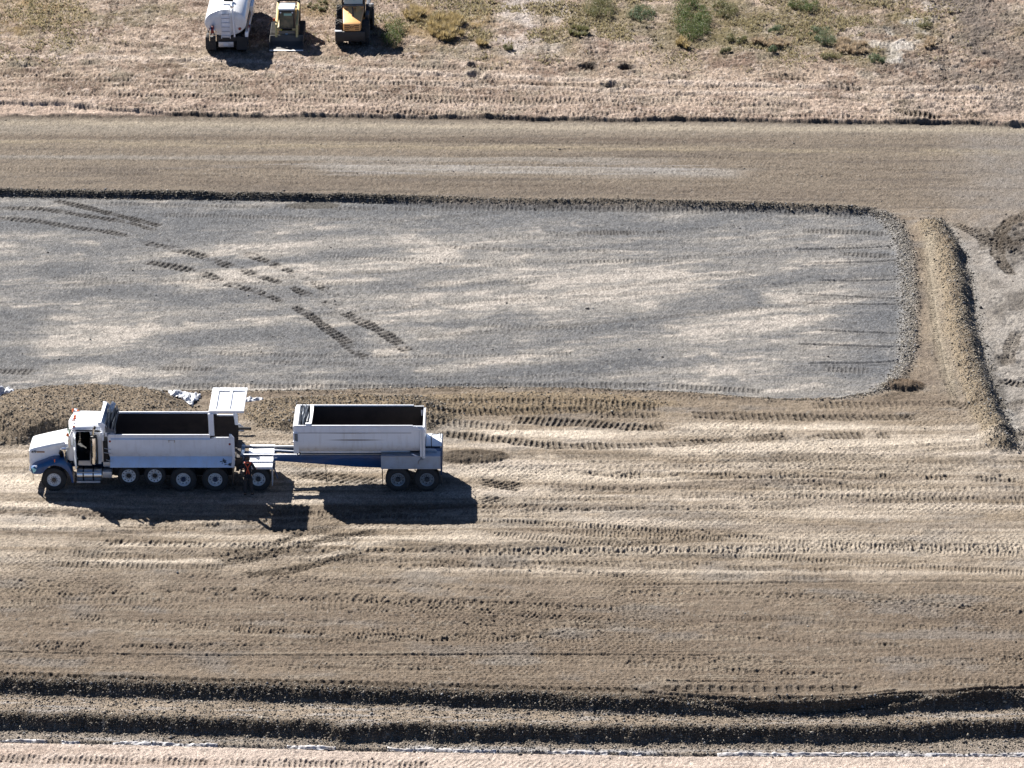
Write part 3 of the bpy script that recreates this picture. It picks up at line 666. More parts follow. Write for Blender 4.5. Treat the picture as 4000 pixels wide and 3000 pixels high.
vm = n.new('ShaderNodeVectorMath'); vm.operation = 'SCALE'; l.new(at.outputs['Color'], vm.inputs[0]); l.new(mp.outputs[0], vm.inputs['Scale'])
l.new(vm.outputs[0], b.inputs['Base Color'])
# densities read from the same masks on the grid
core = (np.abs(GX / Zd[:, None]) < .134).ravel() & (y > yc.min()) & (y < yc.max())
area = np.abs(np.gradient(GX, axis=1) * np.gradient(GY, axis=0)).ravel()
def draw(dens, N):
    p = np.where(core, dens * area, 0); p = np.maximum(p, 0); c = np.cumsum(p); r = rng.uniform(0, c[-1], N); i = np.searchsorted(c, r)
    X = x[i] + rng.uniform(-.03, .03, N); Y = y[i] + rng.uniform(-.05, .05, N); return X, Y, i
bsh = np.exp(-((dB - .35) / .35) ** 2) * endt
slopeR = np.exp(-((dpit - .25) / .33) ** 2) * sst(3300, 3480, px_)
X, Y, i = draw(steep * 3.2 + bsh * 5 + slopeR * 5 + dkn * 2.5 + m_berm * 2 + mr * 1.2 + mm * .9 + l1 * .8 + l2 * .9 + .4 * (mr2) + .006 * (1 - m_field), 130000)
sz = rng.lognormal(math.log(.024), .45, len(X)); sz = np.clip(sz, .010, .10)
pal = np.array([lin(c_, K) for c_ in ((150, 140, 124), (196, 184, 160), (120, 112, 104), (214, 206, 190), (96, 88, 78), (160, 164, 170), (84, 76, 66))])
pk = rng.choice(len(pal), len(X), p=[.26, .16, .2, .06, .16, .08, .08]); cs = pal[pk] * rng.uniform(.8, 1.2, (len(X), 1))
cs = cs * .7 + col[i] * .3
scatter('gravel', np.stack([X, Y, gz(X, Y) + sz * .25], 1), sz, cs, ms, .75, 'loose grey and tan gravel stones along the banks and berm', 'gravel')
# straw litter on the field
N = 60000
X, Y, i = draw(m_field * (1 - m_bench) * np.clip(.55 + fbm(x / 1.7, y / 1.7, 800, 3), .05, 1), N)
Zs = gz(X, Y); a = rng.uniform(0, 6.28, N); L = rng.uniform(.05, .18, N); ti = rng.uniform(-.2, .9, N); wd = rng.uniform(.008, .02, N)
d = np.stack([np.cos(a) * np.cos(ti), np.sin(a) * np.cos(ti), np.abs(np.sin(ti))], 1) * L[:, None]
s_ = np.stack([-np.sin(a), np.cos(a), 0 * a + .2], 1) * wd[:, None]
p0 = np.stack([X, Y, Zs + .005], 1); V = np.stack([p0 - s_, p0 + s_, p0 + d + s_ * .4, p0 + d - s_ * .4], 1)
me = bpy.data.meshes.new('straw'); me.vertices.add(N * 4); me.vertices.foreach_set('co', V.astype(np.float32).ravel())
me.loops.add(N * 4); me.polygons.add(N); me.loops.foreach_set('vertex_index', np.arange(N * 4, dtype=np.int32))
me.polygons.foreach_set('loop_start', np.arange(0, N * 4, 4, dtype=np.int32)); me.polygons.foreach_set('loop_total', np.full(N, 4, np.int32)); me.update()
at_ = me.attributes.new('soil', 'FLOAT_COLOR', 'POINT')
pal = np.array([lin(c_, K) for c_ in ((236, 220, 200), (214, 190, 160), (180, 156, 130), (150, 140, 100))])
cc = np.repeat(np.concatenate([pal[rng.choice(4, N, p=[.4, .3, .2, .1])], np.ones((N, 1))], 1), 4, 0); at_.data.foreach_set('color', cc.astype(np.float32).ravel())
me.materials.append(ms); o = bpy.data.objects.new('straw', me); C.objects.link(o)
tag(o, 'pale dry straw litter strewn over the cleared field', 'straw', kind='stuff')
# ---------------------------------------------------------------- DUMP TRUCK
Y0 = 163.3
def X(px, yo=0., z=1.5): return wx(px, Y0 + yo, z)
def Zc(py, yo=0.): return wz(py, Y0 + yo)
def XZ(pts, yo): return [(X(a, yo, Zc(b, yo)), Zc(b, yo)) for a, b in pts]
def box(par, name, m, x0, x1, y0, y1, z0, z1, bevel=.012):
    return MB().box(x0, x1, Y0 + y0, Y0 + y1, z0, z1).build(name, m, par, bevel)
def wheel(par, cx, yo, cz, R, kind, side=1, wd=.28, name='wheel'):
    """yo = outer face of the tyre, side=+1 outer face towards the camera"""
    s = side; c = (cx, Y0 + yo, cz); ax = (0, s, 0); rr = .295
    m = MB()
    if kind == 'steer':
        m.lathe(c, ax, [(.03, rr + .01), (.015, rr), (.05, rr - .03), (.055, .17), (.03, .15), (.03, .001)], 32, False)
    elif kind == 'push':
        m.lathe(c, ax, [(.03, rr + .01), (.01, rr), (.03, rr - .02), (.045, .18), (.07, .15), (.07, .001)], 32, False)
    else:
        m.lathe(c, ax, [(.03, rr + .02), (.01, rr), (.04, rr - .025), (.16, rr - .045), (.17, .17), (.13, .16), (.13, .001)], 32, False)
    rimm = RIMD if kind == 'dirty' else RIM
    t = MB(); p = [(wd, rr + .0), (wd, rr + .09), (wd - .01, R - .06), (wd - .04, R - .005), (wd * .66, R), (wd * .5, R + .004), (wd * .33, R), (.04, R - .005), (.01, R - .06), (-.005, R - .12), (.0, rr + .09), (.03, rr)]
    t.lathe(c, ax, p, 40, False)
    lug = t; nl = 44
    for k in range(nl):
        a = 2 * math.pi * k / nl; ca, sa = math.cos(a), math.sin(a)
        for q0, q1 in ((.02, .11), (wd - .11, wd - .02)):
            da = .05
            P = []
            for rr_ in (R - .02, R + .018):
                for aa in (a - da, a + da):
                    for q in (q0, q1): P.append((cx + math.cos(aa) * rr_, Y0 + yo + s * q, cz + math.sin(aa) * rr_))
            lug.add(P, [(0, 1, 3, 2), (4, 6, 7, 5), (0, 4, 5, 1), (2, 3, 7, 6), (0, 2, 6, 4), (1, 5, 7, 3)])
    hd = m; nd = m; dep = {'steer': .05, 'push': .03}.get(kind, .165)
    for k in range(10):
        a = 2 * math.pi * (k + .3) / 10; r = .235 if kind != 'steer' else .235
        p = Vector((cx + math.cos(a) * r, Y0 + yo + s * (dep + .004), cz + math.sin(a) * r))
        m.k = 1; hd.cyl(p + Vector((0, .01 * s, 0)), p - Vector((0, .012 * s, 0)), .026 if kind != 'steer' else .014, n=10)
        r = .135; p = Vector((cx + math.cos(a + .3) * r, Y0 + yo + s * (dep - .0), cz + math.sin(a + .3) * r))
        m.k = 2; nd.cyl(p, p - Vector((0, .045 * s, 0)), .019, n=6)
    rimm = RIMD if kind == 'dirty' else RIM
    wo = m.build(name, [rimm, BLACK, BLACK if kind != 'push' else STEELD], par, at=c)
    t.build('tyre', RUBBER, wo, at=c)
    hb = MB(); q = {'steer': -.02, 'push': .0}.get(kind, -.02)
    hb.lathe(c, ax, [(dep, .105), (q + .02, .10), (q, .085), (q, .001)], 18, False)
    hb.build('hub', {'steer': HUBD, 'push': BLACK, 'dirty': HUBG, 'dirty2': HUBG}.get(kind, HUBB), wo, at=c)
    return wo
RIM = mat('wheel_white', (.66, .68, .70), .4, 0, .2, dirt=(.30, .28, .26), dirt_amt=.4, nscale=5)
RIMD = mat('wheel_dusty', (.34, .37, .40), .5, .2, dirt=(.13, .12, .11), dirt_amt=.8, nscale=5)
HUBD = mat('hub_brown', (.09, .07, .055), .5); HUBB = mat('hub_blue', (.015, .03, .07), .5); HUBG = mat('hub_grey', (.04, .042, .045), .6)

T = thing('dump_truck', 'white and blue conventional dump truck with driver door open and tailgate raised', 'dump truck', (X(480), Y0 + 1.25, 0))
TR_X0, TR_X1 = X(128), X(925)
# frame
for yo in (.80, 1.66): box(T, 'frame_rail', FRAMEBLUE, X(140), X(930), yo, yo + .09, .82, 1.10)
box(T, 'rear_crossmember', BLACK, X(918), X(930), .45, 2.1, .75, 1.12)
for px_a, za in ((210.8, .52), (502, .70), (604, .70), (716, .52), (841, .52)):
    MB().cyl((X(px_a), Y0 + .3, za), (X(px_a), Y0 + 2.25, za), .07, n=10).build('axle', BLACK, T)
for pxa in (716, 841):
    MB().lathe((X(pxa), Y0 + 1.25, .52), (0, 1, 0), [(-.3, .08), (-.15, .24), (.15, .24), (.3, .08)], 16).build('differential', BLACK, T)
    for yo in (.62, 1.80): MB().tube([(X(pxa) - .55, Y0 + yo, .95), (X(pxa), Y0 + yo, .72), (X(pxa) + .55, Y0 + yo, .95)], .05, 6).build('leaf_spring', BLACK, T)
RR = .525
wheel(T, X(210.8, 0, .5), .0, .525, RR, 'steer'); wheel(T, X(210.8, 0, .5), 2.5, .525, RR, 'steer', -1)
for pxa in (502.3, 604):
    for s_, yo in ((1, .06), (-1, 2.44)):
        wheel(T, X(pxa, 0, .7), yo, .69, .46, 'push', s_)
for pxa in (716, 840.5):
    for s_, yo in ((1, 0), (-1, 2.5)):
        wheel(T, X(pxa, 0, .5), yo, .53, .55, 'drive', s_, .27)
        c = (X(pxa, 0, .5), Y0 + yo + s_ * .32, .53)
        MB().lathe(c, (0, s_, 0), [(0, .3), (0, .5), (.04, .545), (.22, .545), (.26, .5), (.26, .3)], 32, False).build('inner_tyre', RUBBER, T, at=c)
MB().box(X(300), X(905), Y0 + .95, Y0 + 1.95, .34, 1.12).build('underbody_filler', BLACK, T, .05)  # plain box added to block the view below and cast shadow
MB().box(X(436), X(470), Y0 + .5, Y0 + .95, .5, 1.1).build('air_tank', BLACK, T, .08)
# bumper
bz0, bz1 = .50, .84
b_ = MB(); f = []
for yo, px in ((.0, 129), (.12, 120), (.35, 111), (.9, 107), (1.6, 107), (2.15, 111), (2.38, 120), (2.5, 129)):
    x_ = wx(px, Y0, .8); f.append([(x_, Y0 + yo, bz0), (x_, Y0 + yo, bz1), (x_ + .05, Y0 + yo, bz1), (x_ + .05, Y0 + yo, bz0)])
b_.loft(f).build('bumper', CHROME, T, .01)
# hood: lofted sections (near edge .46, far edge 2.04)
def hood_sec(px, z0, zs, rise, inset, tw=.0):
    x_ = wx(px, Y0 + .46, zs); a, b2 = .46 + inset, 2.04 - inset; m_ = (a + b2) / 2
    return [(x_, Y0 + a, z0), (x_, Y0 + a, zs - .10), (x_ + tw * .2, Y0 + a + .02, zs - .03), (x_ + tw * .5, Y0 + a + .09, zs + .012), (x_ + tw, Y0 + a + .30, zs + rise * .6), (x_ + tw, Y0 + m_, zs + rise),
            (x_ + tw, Y0 + b2 - .30, zs + rise * .6), (x_ + tw * .5, Y0 + b2 - .09, zs + .012), (x_ + tw * .2, Y0 + b2 - .02, zs - .03), (x_, Y0 + b2, zs - .10), (x_, Y0 + b2, z0)]
hs = [hood_sec(114, .92, 1.62, .02, .10), hood_sec(113.5, .90, 1.72, .05, .06), hood_sec(118, .88, 1.775, .08, .03), hood_sec(135, .9, 1.83, .09, .01), hood_sec(190, 1.0, 1.98, .10, .0), hood_sec(253, 1.05, 2.13, .11, -.03)]
MB().loft(hs).build('hood', WHITE, T, ang=50)
MB().box(wx(112.6, Y0 + .46, 1.5) - .035, wx(113, Y0 + .46, 1.5), Y0 + .75, Y0 + 1.75, .95, 1.60).build('grille', CHROME, T, .02)
g_ = MB()
for k in range(9): g_.box(wx(112.6, Y0 + .46, 1.5) - .045, wx(113, Y0 + .46, 1.5) - .03, Y0 + .8 + k * .105, Y0 + .83 + k * .105, 1.0, 1.56)
g_.build('grille_bar', BLACK, T)
# fender near and far
fo = [(121, 1832), (133, 1822), (150, 1815), (170, 1809), (190, 1800), (208, 1795), (226, 1794), (243, 1797), (256, 1804), (268, 1816), (278, 1834), (285, 1860), (289, 1884)]
fi = [(281, 1884), (276, 1862), (268, 1846), (255, 1832), (240, 1822), (222, 1817), (205, 1817), (190, 1823), (178, 1833), (168, 1846), (160, 1850), (128, 1850)]
def fender(m_, ya, yb, yc_, name='fender'):
    pts = XZ(fo + fi, .07); no = len(fo); L = []
    cx_ = sum(p[0] for p in pts) / len(pts)
    def off(k): return [(a, z + (k if i < no and i < no - 2 else 0)) for i, (a, z) in enumerate(pts)]
    L = [[(a, ya, z) for a, z in off(-.03)], [(a, ya + (yc_ - ya) * .1, z) for a, z in off(.01)], [(a, ya + (yc_ - ya) * .5, z) for a, z in off(.03)], [(a, yc_, z) for a, z in off(.03)]]
    MB().loft(L).build(name, m_, T, ang=60)
fender(BLUE, Y0 + .02, 0, Y0 + .52); fender(BLUE, Y0 + 2.48, 0, Y0 + 1.98)
for yo in (.60, 1.86):
    MB().box(X(120), X(275), Y0 + yo, Y0 + yo + .04, .95, 1.3).build('inner_fender', BLACK, T)
# headlight and turn signals
MB().prism_y(XZ([(124, 1826), (142, 1832), (141, 1838), (131, 1846)], .03), Y0 - .012, Y0 + .02).build('headlight', mat('lamp_cyan_reflection', (.25, .62, .75), .15, .3, 1), T, .004)  # cyan reflection on the lens, put into its colour
MB().lathe((X(140.5), Y0 - .0, Zc(1822)), (0, -1, 0), [(0, .045), (.03, .04), (.045, .001)], 14).build('turn_signal', LENS, T)
box(T, 'marker_light', ORANGE, X(211), X(215), -.005, .03, Zc(1806), Zc(1795), .004)
# 49 and the stripe beside it
def text(par, s, p, size, m_, rot=(math.pi / 2, 0, 0), name='lettering', ex=.002, sx=1.0, bold=0.0):
    cu = bpy.data.curves.new(name, 'FONT'); cu.body = s; cu.size = size; cu.extrude = ex; cu.offset = bold; cu.align_x = 'CENTER'; cu.align_y = 'CENTER'
    tmp = bpy.data.objects.new('tmp', cu); C.objects.link(tmp); dg = bpy.context.evaluated_depsgraph_get()
    me = bpy.data.meshes.new_from_object(tmp.evaluated_get(dg)); bpy.data.objects.remove(tmp)
    me.materials.clear(); me.materials.append(m_); o = bpy.data.objects.new(name, me); C.objects.link(o)
    o.parent = par; o.location = Vector(p) - org(par); o.rotation_euler = rot; o.scale = (sx, 1, 1); return o
INK = mat('decal_dark', (.05, .06, .08), .5); text(T, '49', (X(131.5, .45, 1.7), Y0 + .448, Zc(1765.5, .45)), .17, INK, (math.pi / 2, math.radians(-2), 0), 'number_decal', .003, 1.35, .004)
box(T, 'emblem_bar', mat('emblem', (.30, .20, .13), .35, .5), X(143.5, .45), X(175, .45), .435, .462, Zc(1768, .45), Zc(1762.5, .45), .003)
# cab
cy0, cy1 = .26, 2.24
zr = 2.80
def cx(px): return wx(px, Y0 + cy0, 2.3)
CW = WHITE
box(T, 'cab_floor', mat('cab_floor_dark', (.008, .008, .008), .9), cx(262), cx(390), cy0 + .02, cy1 - .02, 1.22, 1.34)  # near-black floor, inner shade put into its colour
# near wall in pieces round the open doorway (x 298-351)
w_ = MB()
w_.prism_y(XZ([(278, 1690), (283, 1677), (390, 1680), (392, 1690), (351, 1690), (347, 1686.5), (300, 1687)], cy0), Y0 + cy0, Y0 + cy0 + .06)
w_.prism_y(XZ([(351, 1690), (392, 1690), (396, 1812), (352, 1812), (352, 1697)], cy0), Y0 + cy0, Y0 + cy0 + .06)
w_.prism_y(XZ([(262, 1738), (270, 1722), (279, 1690.5), (298, 1687), (290, 1722), (297, 1800), (272, 1800), (262, 1770)], cy0), Y0 + cy0, Y0 + cy0 + .06)
w_.build('cab_side', CW, T, .012)
MB().prism_y(XZ([(307, 1799), (352, 1799), (360, 1818), (306, 1817)], cy0), Y0 + cy0 - .02, Y0 + cy0 + .04).build('cab_sill', mat('sill', (.62, .56, .50), .4, 0, .3), T, .01)
box(T, 'cab_back', CW, cx(388), cx(397), cy0 + .02, cy1 - .02, 1.25, 2.78, .03)
box(T, 'far_cab_side', CW, cx(300), cx(390), cy1 - .06, cy1, 1.25, 2.1)
box(T, 'side_window', GLASSD, cx(303), cx(352), cy1 - .04, cy1 - .025, 2.1, 2.75)
box(T, 'far_pillar', CW, cx(352), cx(390), cy1 - .06, cy1, 2.1, 2.78)
# cowl
MB().loft([[(wx(253, Y0 + cy0, 2.1), Y0 + y_, z_) for y_, z_ in ((cy0 + .12, 1.2), (cy0 + .14, 2.10), (1.25, 2.24), (cy1 - .14, 2.10), (cy1 - .12, 1.2))],
           [(wx(276, Y0 + cy0, 2.1), Y0 + y_, z_) for y_, z_ in ((cy0 + .02, 1.2), (cy0 + .02, 2.14), (1.25, 2.26), (cy1 - .02, 2.14), (cy1 - .02, 1.2))]]).build('cowl', WHITE, T, .02)
# windshield (two curved panes)
ws = MB(); top = []; bot = []
for k in range(9):
    t = k / 8; yo = cy0 + .05 + t * (cy1 - cy0 - .1); q = ((yo - 1.25) / .97) ** 2
    bot.append((wx(252 + 11 * q, Y0 + cy0, 2.2), Y0 + yo, 2.16)); top.append((wx(264 + 13 * q, Y0 + cy0, 2.7), Y0 + yo, 2.78))
ws.loft([bot, top], closed=False); ws.build('windshield', mat('windshield_glass', (.10, .22, .19), .05, 0, 1), T)
box(T, 'windshield_post', BLACK, wx(253, Y0 + cy0, 2.4), wx(256, Y0 + cy0, 2.4), 1.23, 1.27, 2.16, 2.78)
# roof: lofted, arched front with visor
L = []
for yo, x_f, z_ in ((cy0, 279, 2.79), (cy0 + .01, 277, 2.84), (cy0 + .10, 272, 2.90), (.65, 265, 2.955), (1.25, 259, 2.985), (1.85, 265, 2.955), (cy1 - .10, 272, 2.90), (cy1 - .01, 277, 2.84), (cy1, 279, 2.79)):
    xf = wx(x_f, Y0 + cy0, 2.8); xm = wx(296, Y0 + cy0, 2.8); xr = wx(388, Y0 + cy0, 2.8); xr2 = wx(396, Y0 + cy0, 2.8)
    y_ = Y0 + yo
    L.append([(xf, y_, 2.74), (xf, y_, min(z_, 2.80)), (xf + .12, y_, z_ - .05), (xm + .05, y_, z_), (xr, y_, z_ - .02), (xr2, y_, z_ - .12), (xr2, y_, 2.70), (xm, y_, 2.72)])
MB().loft(L).build('cab_roof', WHITE, T, ang=55)
for k, yo in enumerate((.36, .92, 1.14, 1.36, 2.10)):
    x_ = wx((285, 283, 283, 283, 287)[k], Y0 + cy0, 2.9)
    zz = 2.865 + .09 * (1 - abs(yo - 1.25) / 1.0)
    lt = MB(); lt.loft([[(x_ - .07, Y0 + yo - .045, zz), (x_ - .07, Y0 + yo + .045, zz), (x_ + .10, Y0 + yo + .03, zz), (x_ + .10, Y0 + yo - .03, zz)],
                        [(x_ - .03, Y0 + yo - .035, zz + .065), (x_ - .03, Y0 + yo + .035, zz + .065), (x_ + .06, Y0 + yo + .02, zz + .06), (x_ + .06, Y0 + yo - .02, zz + .06)]])
    lt.build('roof_marker_light', ORANGE, T, .008)
for yo in (.75, 1.72):     # air horns
    x_ = wx(287, Y0 + cy0, 2.9)
    MB().lathe((x_ - .14, Y0 + yo, 3.03), (1, 0, 0), [(0, .055), (.04, .04), (.14, .018), (.42, .014)], 12).build('air_horn', CHROME, T)
# far beacon, bracket and antenna
bx_ = wx(284.5, Y0 + 2.3, 3.1); bz_ = wz(1604, Y0 + 2.3)
MB().lathe((bx_, Y0 + 2.3, bz_ - .06), (0, 0, 1), [(0, .05), (.02, .06), (.12, .055), (.15, .02)], 12).build('beacon', ORANGE, T)
MB().tube([(bx_, Y0 + 2.3, bz_ - .06), (bx_ + .02, Y0 + 2.28, bz_ - .3), (bx_ + .15, Y0 + 2.2, bz_ - .5)], .025).build('mirror_bracket', BLACK, T)
box(T, 'far_mirror', ALU, bx_ + .05, bx_ + .18, 2.28, 2.42, bz_ - .38, bz_ + .06, .02)
MB().tube([(bx_ - .05, Y0 + 2.3, bz_ - .2), (bx_ + .0, Y0 + 2.3, bz_ + .5), (bx_ + .075, Y0 + 2.3, bz_ + 1.05)], [.009, .007, .004], 5).build('antenna', STEELD, T)
# near mirror, its beacon and arms
mx_ = wx(272, Y0 - .15, 2.3)
box(T, 'mirror', ALU, mx_ - .05, mx_ + .05, -.26, -.04, Zc(1745, -.15), Zc(1704, -.15), .02)
MB().lathe((wx(265.5, Y0 - .1, 2.6), Y0 - .15, Zc(1704, -.15)), (0, 0, 1), [(0, .055), (.03, .06), (.11, .05), (.14, .02)], 12).build('beacon', ORANGE, T)
MB().tube([(mx_, Y0 - .15, Zc(1706, -.15)), (mx_ + .05, Y0 + .1, 2.72), (mx_ + .1, Y0 + .28, 2.78)], .018).build('mirror_bracket', CHROME, T)
MB().tube([(mx_, Y0 - .15, Zc(1742, -.15)), (mx_ + .02, Y0 + .1, 2.05), (mx_ + .05, Y0 + .28, 2.05)], .018).build('mirror_bracket', CHROME, T)
# open door: hinged at the front, swung out towards the camera
hx = wx(289, Y0 + cy0, 2.0); ex_ = wx(298, Y0 - .62, 2.0)
ya, yb = cy0 - .01, -.62
d_ = MB(); th = .045
def dpt(t, z_): return (hx + (ex_ - hx) * t, Y0 + ya + (yb - ya) * t, z_)
d_.plate([dpt(0, 1.30), dpt(1, 1.30), dpt(1, 2.06), dpt(0, 2.12)], (-th, -.01, 0))
d_.plate([dpt(.93, 2.06), dpt(1, 2.06), dpt(1, 2.70), dpt(.93, 2.70)], (-th, -.01, 0))
d_.plate([dpt(.25, 2.72), dpt(.30, 2.62), dpt(1, 2.62), dpt(1, 2.76), dpt(.3, 2.76)], (-th, -.01, 0))
d_.plate([dpt(.0, 2.10), dpt(.07, 2.10), dpt(.32, 2.66), dpt(.25, 2.70)], (-th, -.01, 0))
dr = d_.build('door', mat('door_white', (.74, .78, .80), .35, 0, .4), T, .008)
MB().plate([dpt(.06, 2.10), dpt(.94, 2.05), dpt(.94, 2.64), dpt(.30, 2.64)], (-.01, 0, 0)).build('door_window', GLASSD, dr)
MB().plate([dpt(.05, 1.36), dpt(.95, 1.36), dpt(.95, 2.0), dpt(.05, 2.0)], (.02, 0, 0)).build('door_trim', mat('trim_green', (.05, .08, .07), .7), dr)
MB().tube([dpt(.85, 1.75), tuple(Vector(dpt(.85, 1.75)) + Vector((.06, 0, 0))), tuple(Vector(dpt(.7, 1.75)) + Vector((.06, 0, 0)))], .012).build('door_handle', CHROME, dr)
# interior
DARKIN = mat('cab_shade_lining', (.006, .006, .007), .9)  # near-black: shade inside the cab put into the colour
box(T, 'cab_shade_lining', DARKIN, cx(296), cx(387), cy1 - .10, cy1 - .065, 1.35, 2.74); box(T, 'cab_shade_lining', DARKIN, cx(380), cx(387.5), cy0 + .08, cy1 - .11, 1.35, 2.72); box(T, 'cab_shade_lining', DARKIN, cx(285), cx(379), cy0 + .07, cy1 - .12, 2.66, 2.72)  # dark panels added over the white inner walls to keep the doorway black
box(T, 'seat', DARKIN, cx(330), cx(362), .50, 1.0, 1.55, 1.72, .04); box(T, 'seat_back', DARKIN, cx(356), cx(368), .50, 1.0, 1.7, 2.45, .04)
box(T, 'dashboard', DARKIN, cx(266), cx(292), .36, 2.1, 1.6, 2.08, .04)
MB().lathe((cx(305), Y0 + .75, 2.05), (-.5, 0, 1), [(-.012, .20), (0, .215), (.012, .20), (0, .185)], 20, False).build('steering_wheel', BLACK, T)
box(T, 'sun_visor', mat('pale_green_paper', (.30, .48, .36), .5), cx(320), cx(327), .9, 1.1, 2.40, 2.62); box(T, 'headrest', mat('seat_grey', (.22, .27, .24), .7), cx(334), cx(344), 1.5, 1.75, 2.35, 2.55, .04)
# exhaust stack
ex = wx(367, Y0 + .1, 2.0); ye = Y0 + .08
MB().lathe((ex, ye, Zc(1812, .08)), (0, 0, 1), [(0, .09), (.03, .12), (1.25, .12), (1.30, .10)], 20).build('exhaust_stack', CHROME, T)
MB().lathe((ex, ye, Zc(1704, .08)), (0, 0, 1), [(-.06, .14), (-.05, .15), (.03, .15), (.05, .08)], 20).build('stack_clamp', BLACK, T)
MB().tube([(ex, ye, Zc(1704, .08)), (ex, ye, Zc(1690, .08)), (ex + .01, ye, Zc(1680, .08)), (ex + .05, ye + .0, Zc(1672, .08))], .058, 14).build('exhaust_pipe', CHROME, T)
MB().cyl((ex + .045, ye, Zc(1674, .08)), (ex + .085, ye - .015, Zc(1667, .08)), .06, n=14).build('exhaust_tip', BLACK, T)
for dx_ in (-.135, .135): MB().box(ex + dx_ - .03, ex + dx_ + .03, ye + .0, ye + .06, Zc(1812, .08), Zc(1712, .08)).build('stack_bracket', BLACK, T)
# air cleaner
ax_ = wx(254, Y0 + .2, 1.8); ya_ = Y0 + .22
zt = 1.99
MB().lathe((ax_, ya_, 0), (0, 0, 1), [(1.22, .08), (1.25, .10), (1.70, .105), (1.76, .13), (1.86, .14), (1.87, .175), (1.93, .175), (1.97, .14), (1.985, .02)], 24).build('air_cleaner', CHROME, T)
MB().tube([(ax_ - .02, ya_, 1.84), (ax_ - .17, ya_ + .03, 1.82), (ax_ - .22, ya_ + .08, 1.68), (ax_ - .17, ya_ + .2, 1.5)], .075, 10).build('intake_hose', BLACK, T)
# tanks, steps, battery box
tz = Zc(1851, .3); x0_, x1_ = X(295.5), X(396)
MB().lathe((x0_, Y0 + .33, tz), (1, 0, 0), [(0, .22), (.01, .28), (.03, .30), (x1_ - x0_ - .03, .30), (x1_ - x0_ - .01, .28), (x1_ - x0_, .22)], 28).build('fuel_tank', ALU, T)
for px in (322, 361): MB().lathe((X(px), Y0 + .33, tz), (1, 0, 0), [(-.03, .31), (.03, .31)], 28).build('tank_strap', BLACK, T)
MB().cyl((X(305), Y0 + .3, tz + .28), (X(305), Y0 + .28, tz + .35), .05, n=12).build('fuel_cap', BLACK, T)
box(T, 'tank_step', ALUP, X(296), X(388), -.03, .10, Zc(1886, 0), Zc(1880, 0), .01); box(T, 'upper_step', ALUP, X(296), X(388), -.005, .05, tz + .16, tz + .20, .01)
box(T, 'battery_box', ALUP, X(398), X(434), .02, .55, Zc(1866, .02), Zc(1843, .02), .015); box(T, 'tool_box', ALUP, X(399), X(433), .35, .75, 1.0, 1.22, .02)
# dump body
bx0, bx1, bx2 = X(425, 0, 2), X(822, 0, 2), X(916, 0, 2)
def usec(zr_, off=0.0):
    P = [(.0, zr_), (.015, 2.1), (.07, 1.80), (.20, 1.56), (.45, 1.42), (2.15, 1.42), (2.40, 1.56), (2.53, 1.80), (2.585, 2.1), (2.60, zr_)]
    Q = [(.05, zr_), (.065, 2.1), (.12, 1.83), (.24, 1.61), (.47, 1.47), (2.13, 1.47), (2.36, 1.61), (2.48, 1.83), (2.535, 2.1), (2.55, zr_)]
    return [(Y0 + a, z_) for a, z_ in P + Q[::-1]]
MB().prism_x(usec(2.62), bx0, bx1).build('dump_body', WHITE_TUB, T, ang=30)
MB().prism_x(usec(2.50), bx1 + .003, bx2).build('body_rear', WHITE_TUB, T, ang=30)
def liner(x0, x1, zr_):
    Q = [(.056, zr_), (.072, 2.1), (.127, 1.836), (.245, 1.618), (.475, 1.478), (2.125, 1.478), (2.355, 1.618), (2.473, 1.836), (2.528, 2.1), (2.544, zr_)]
    R_ = [(a + (.012 if a < 1.3 else -.012), z_ + (.012 if z_ < 1.5 else 0)) for a, z_ in Q]
    return MB().prism_x([(Y0 + a, z_) for a, z_ in Q + R_[::-1]], x0, x1).build('body_liner', RUST, T, ang=30)
liner(bx0 + .08, bx1, 2.6); liner(bx1 + .002, bx2 + .02, 2.48)
box(T, 'body_apron', RUST, bx2 - .02, X(942, 1.2, 1.4), .3, 2.3, 1.40, 1.46)
MB().plate([(bx2, Y0 + .2, 1.40), (bx2 + .30, Y0 + .45, 1.40), (bx2 + .30, Y0 + 2.15, 1.40), (bx2, Y0 + 2.4, 1.40)], (0, 0, -.35)).build('rear_chute', RUST, T, .01)
for yo in (-.03, 2.56):
    box(T, 'top_rail', WHITE, bx0, bx1, yo, yo + .07, 2.61, 2.67); box(T, 'rear_top_rail', WHITE, bx1 + .06, bx2 - .03, yo, yo + .07, 2.50, 2.54)
for yo in (-.022, 2.58):
    box(T, 'side_channel', SKYBLUE, bx0 + .1, bx1, yo, yo + .04, 2.42, 2.50)
for a, b_2 in ((.215, -.005), (2.385, 2.605)):
    MB().plate([(bx0 + .02, Y0 + a, 1.56), (bx2 - .12, Y0 + a, 1.56), (bx2 - .12, Y0 + b_2, 1.14), (bx0 + .02, Y0 + b_2, 1.14)], (0, 0, -.03)).build('body_skirt', SKYBLUE, T, .006)
for yo in (-.03, 2.51):
    MB().prism_y([(bx2 - .17, 1.12), (bx2 - .03, 1.12), (bx2, 1.3), (bx2, 2.50), (bx2 - .13, 2.66), (bx2 - .22, 2.66), (bx2 - .16, 2.3), (bx2 - .1, 1.6)], Y0 + yo, Y0 + yo + .12).build('corner_post', WHITE_TUB, T, .012)
MB().prism_x([(Y0 + .02, 2.60), (Y0 + .08, 1.8), (Y0 + .45, 1.45), (Y0 + 2.15, 1.45), (Y0 + 2.52, 1.8), (Y0 + 2.58, 2.60)], bx0 - .04, bx0 + .07).build('front_wall', WHITE_TUB, T, .01)
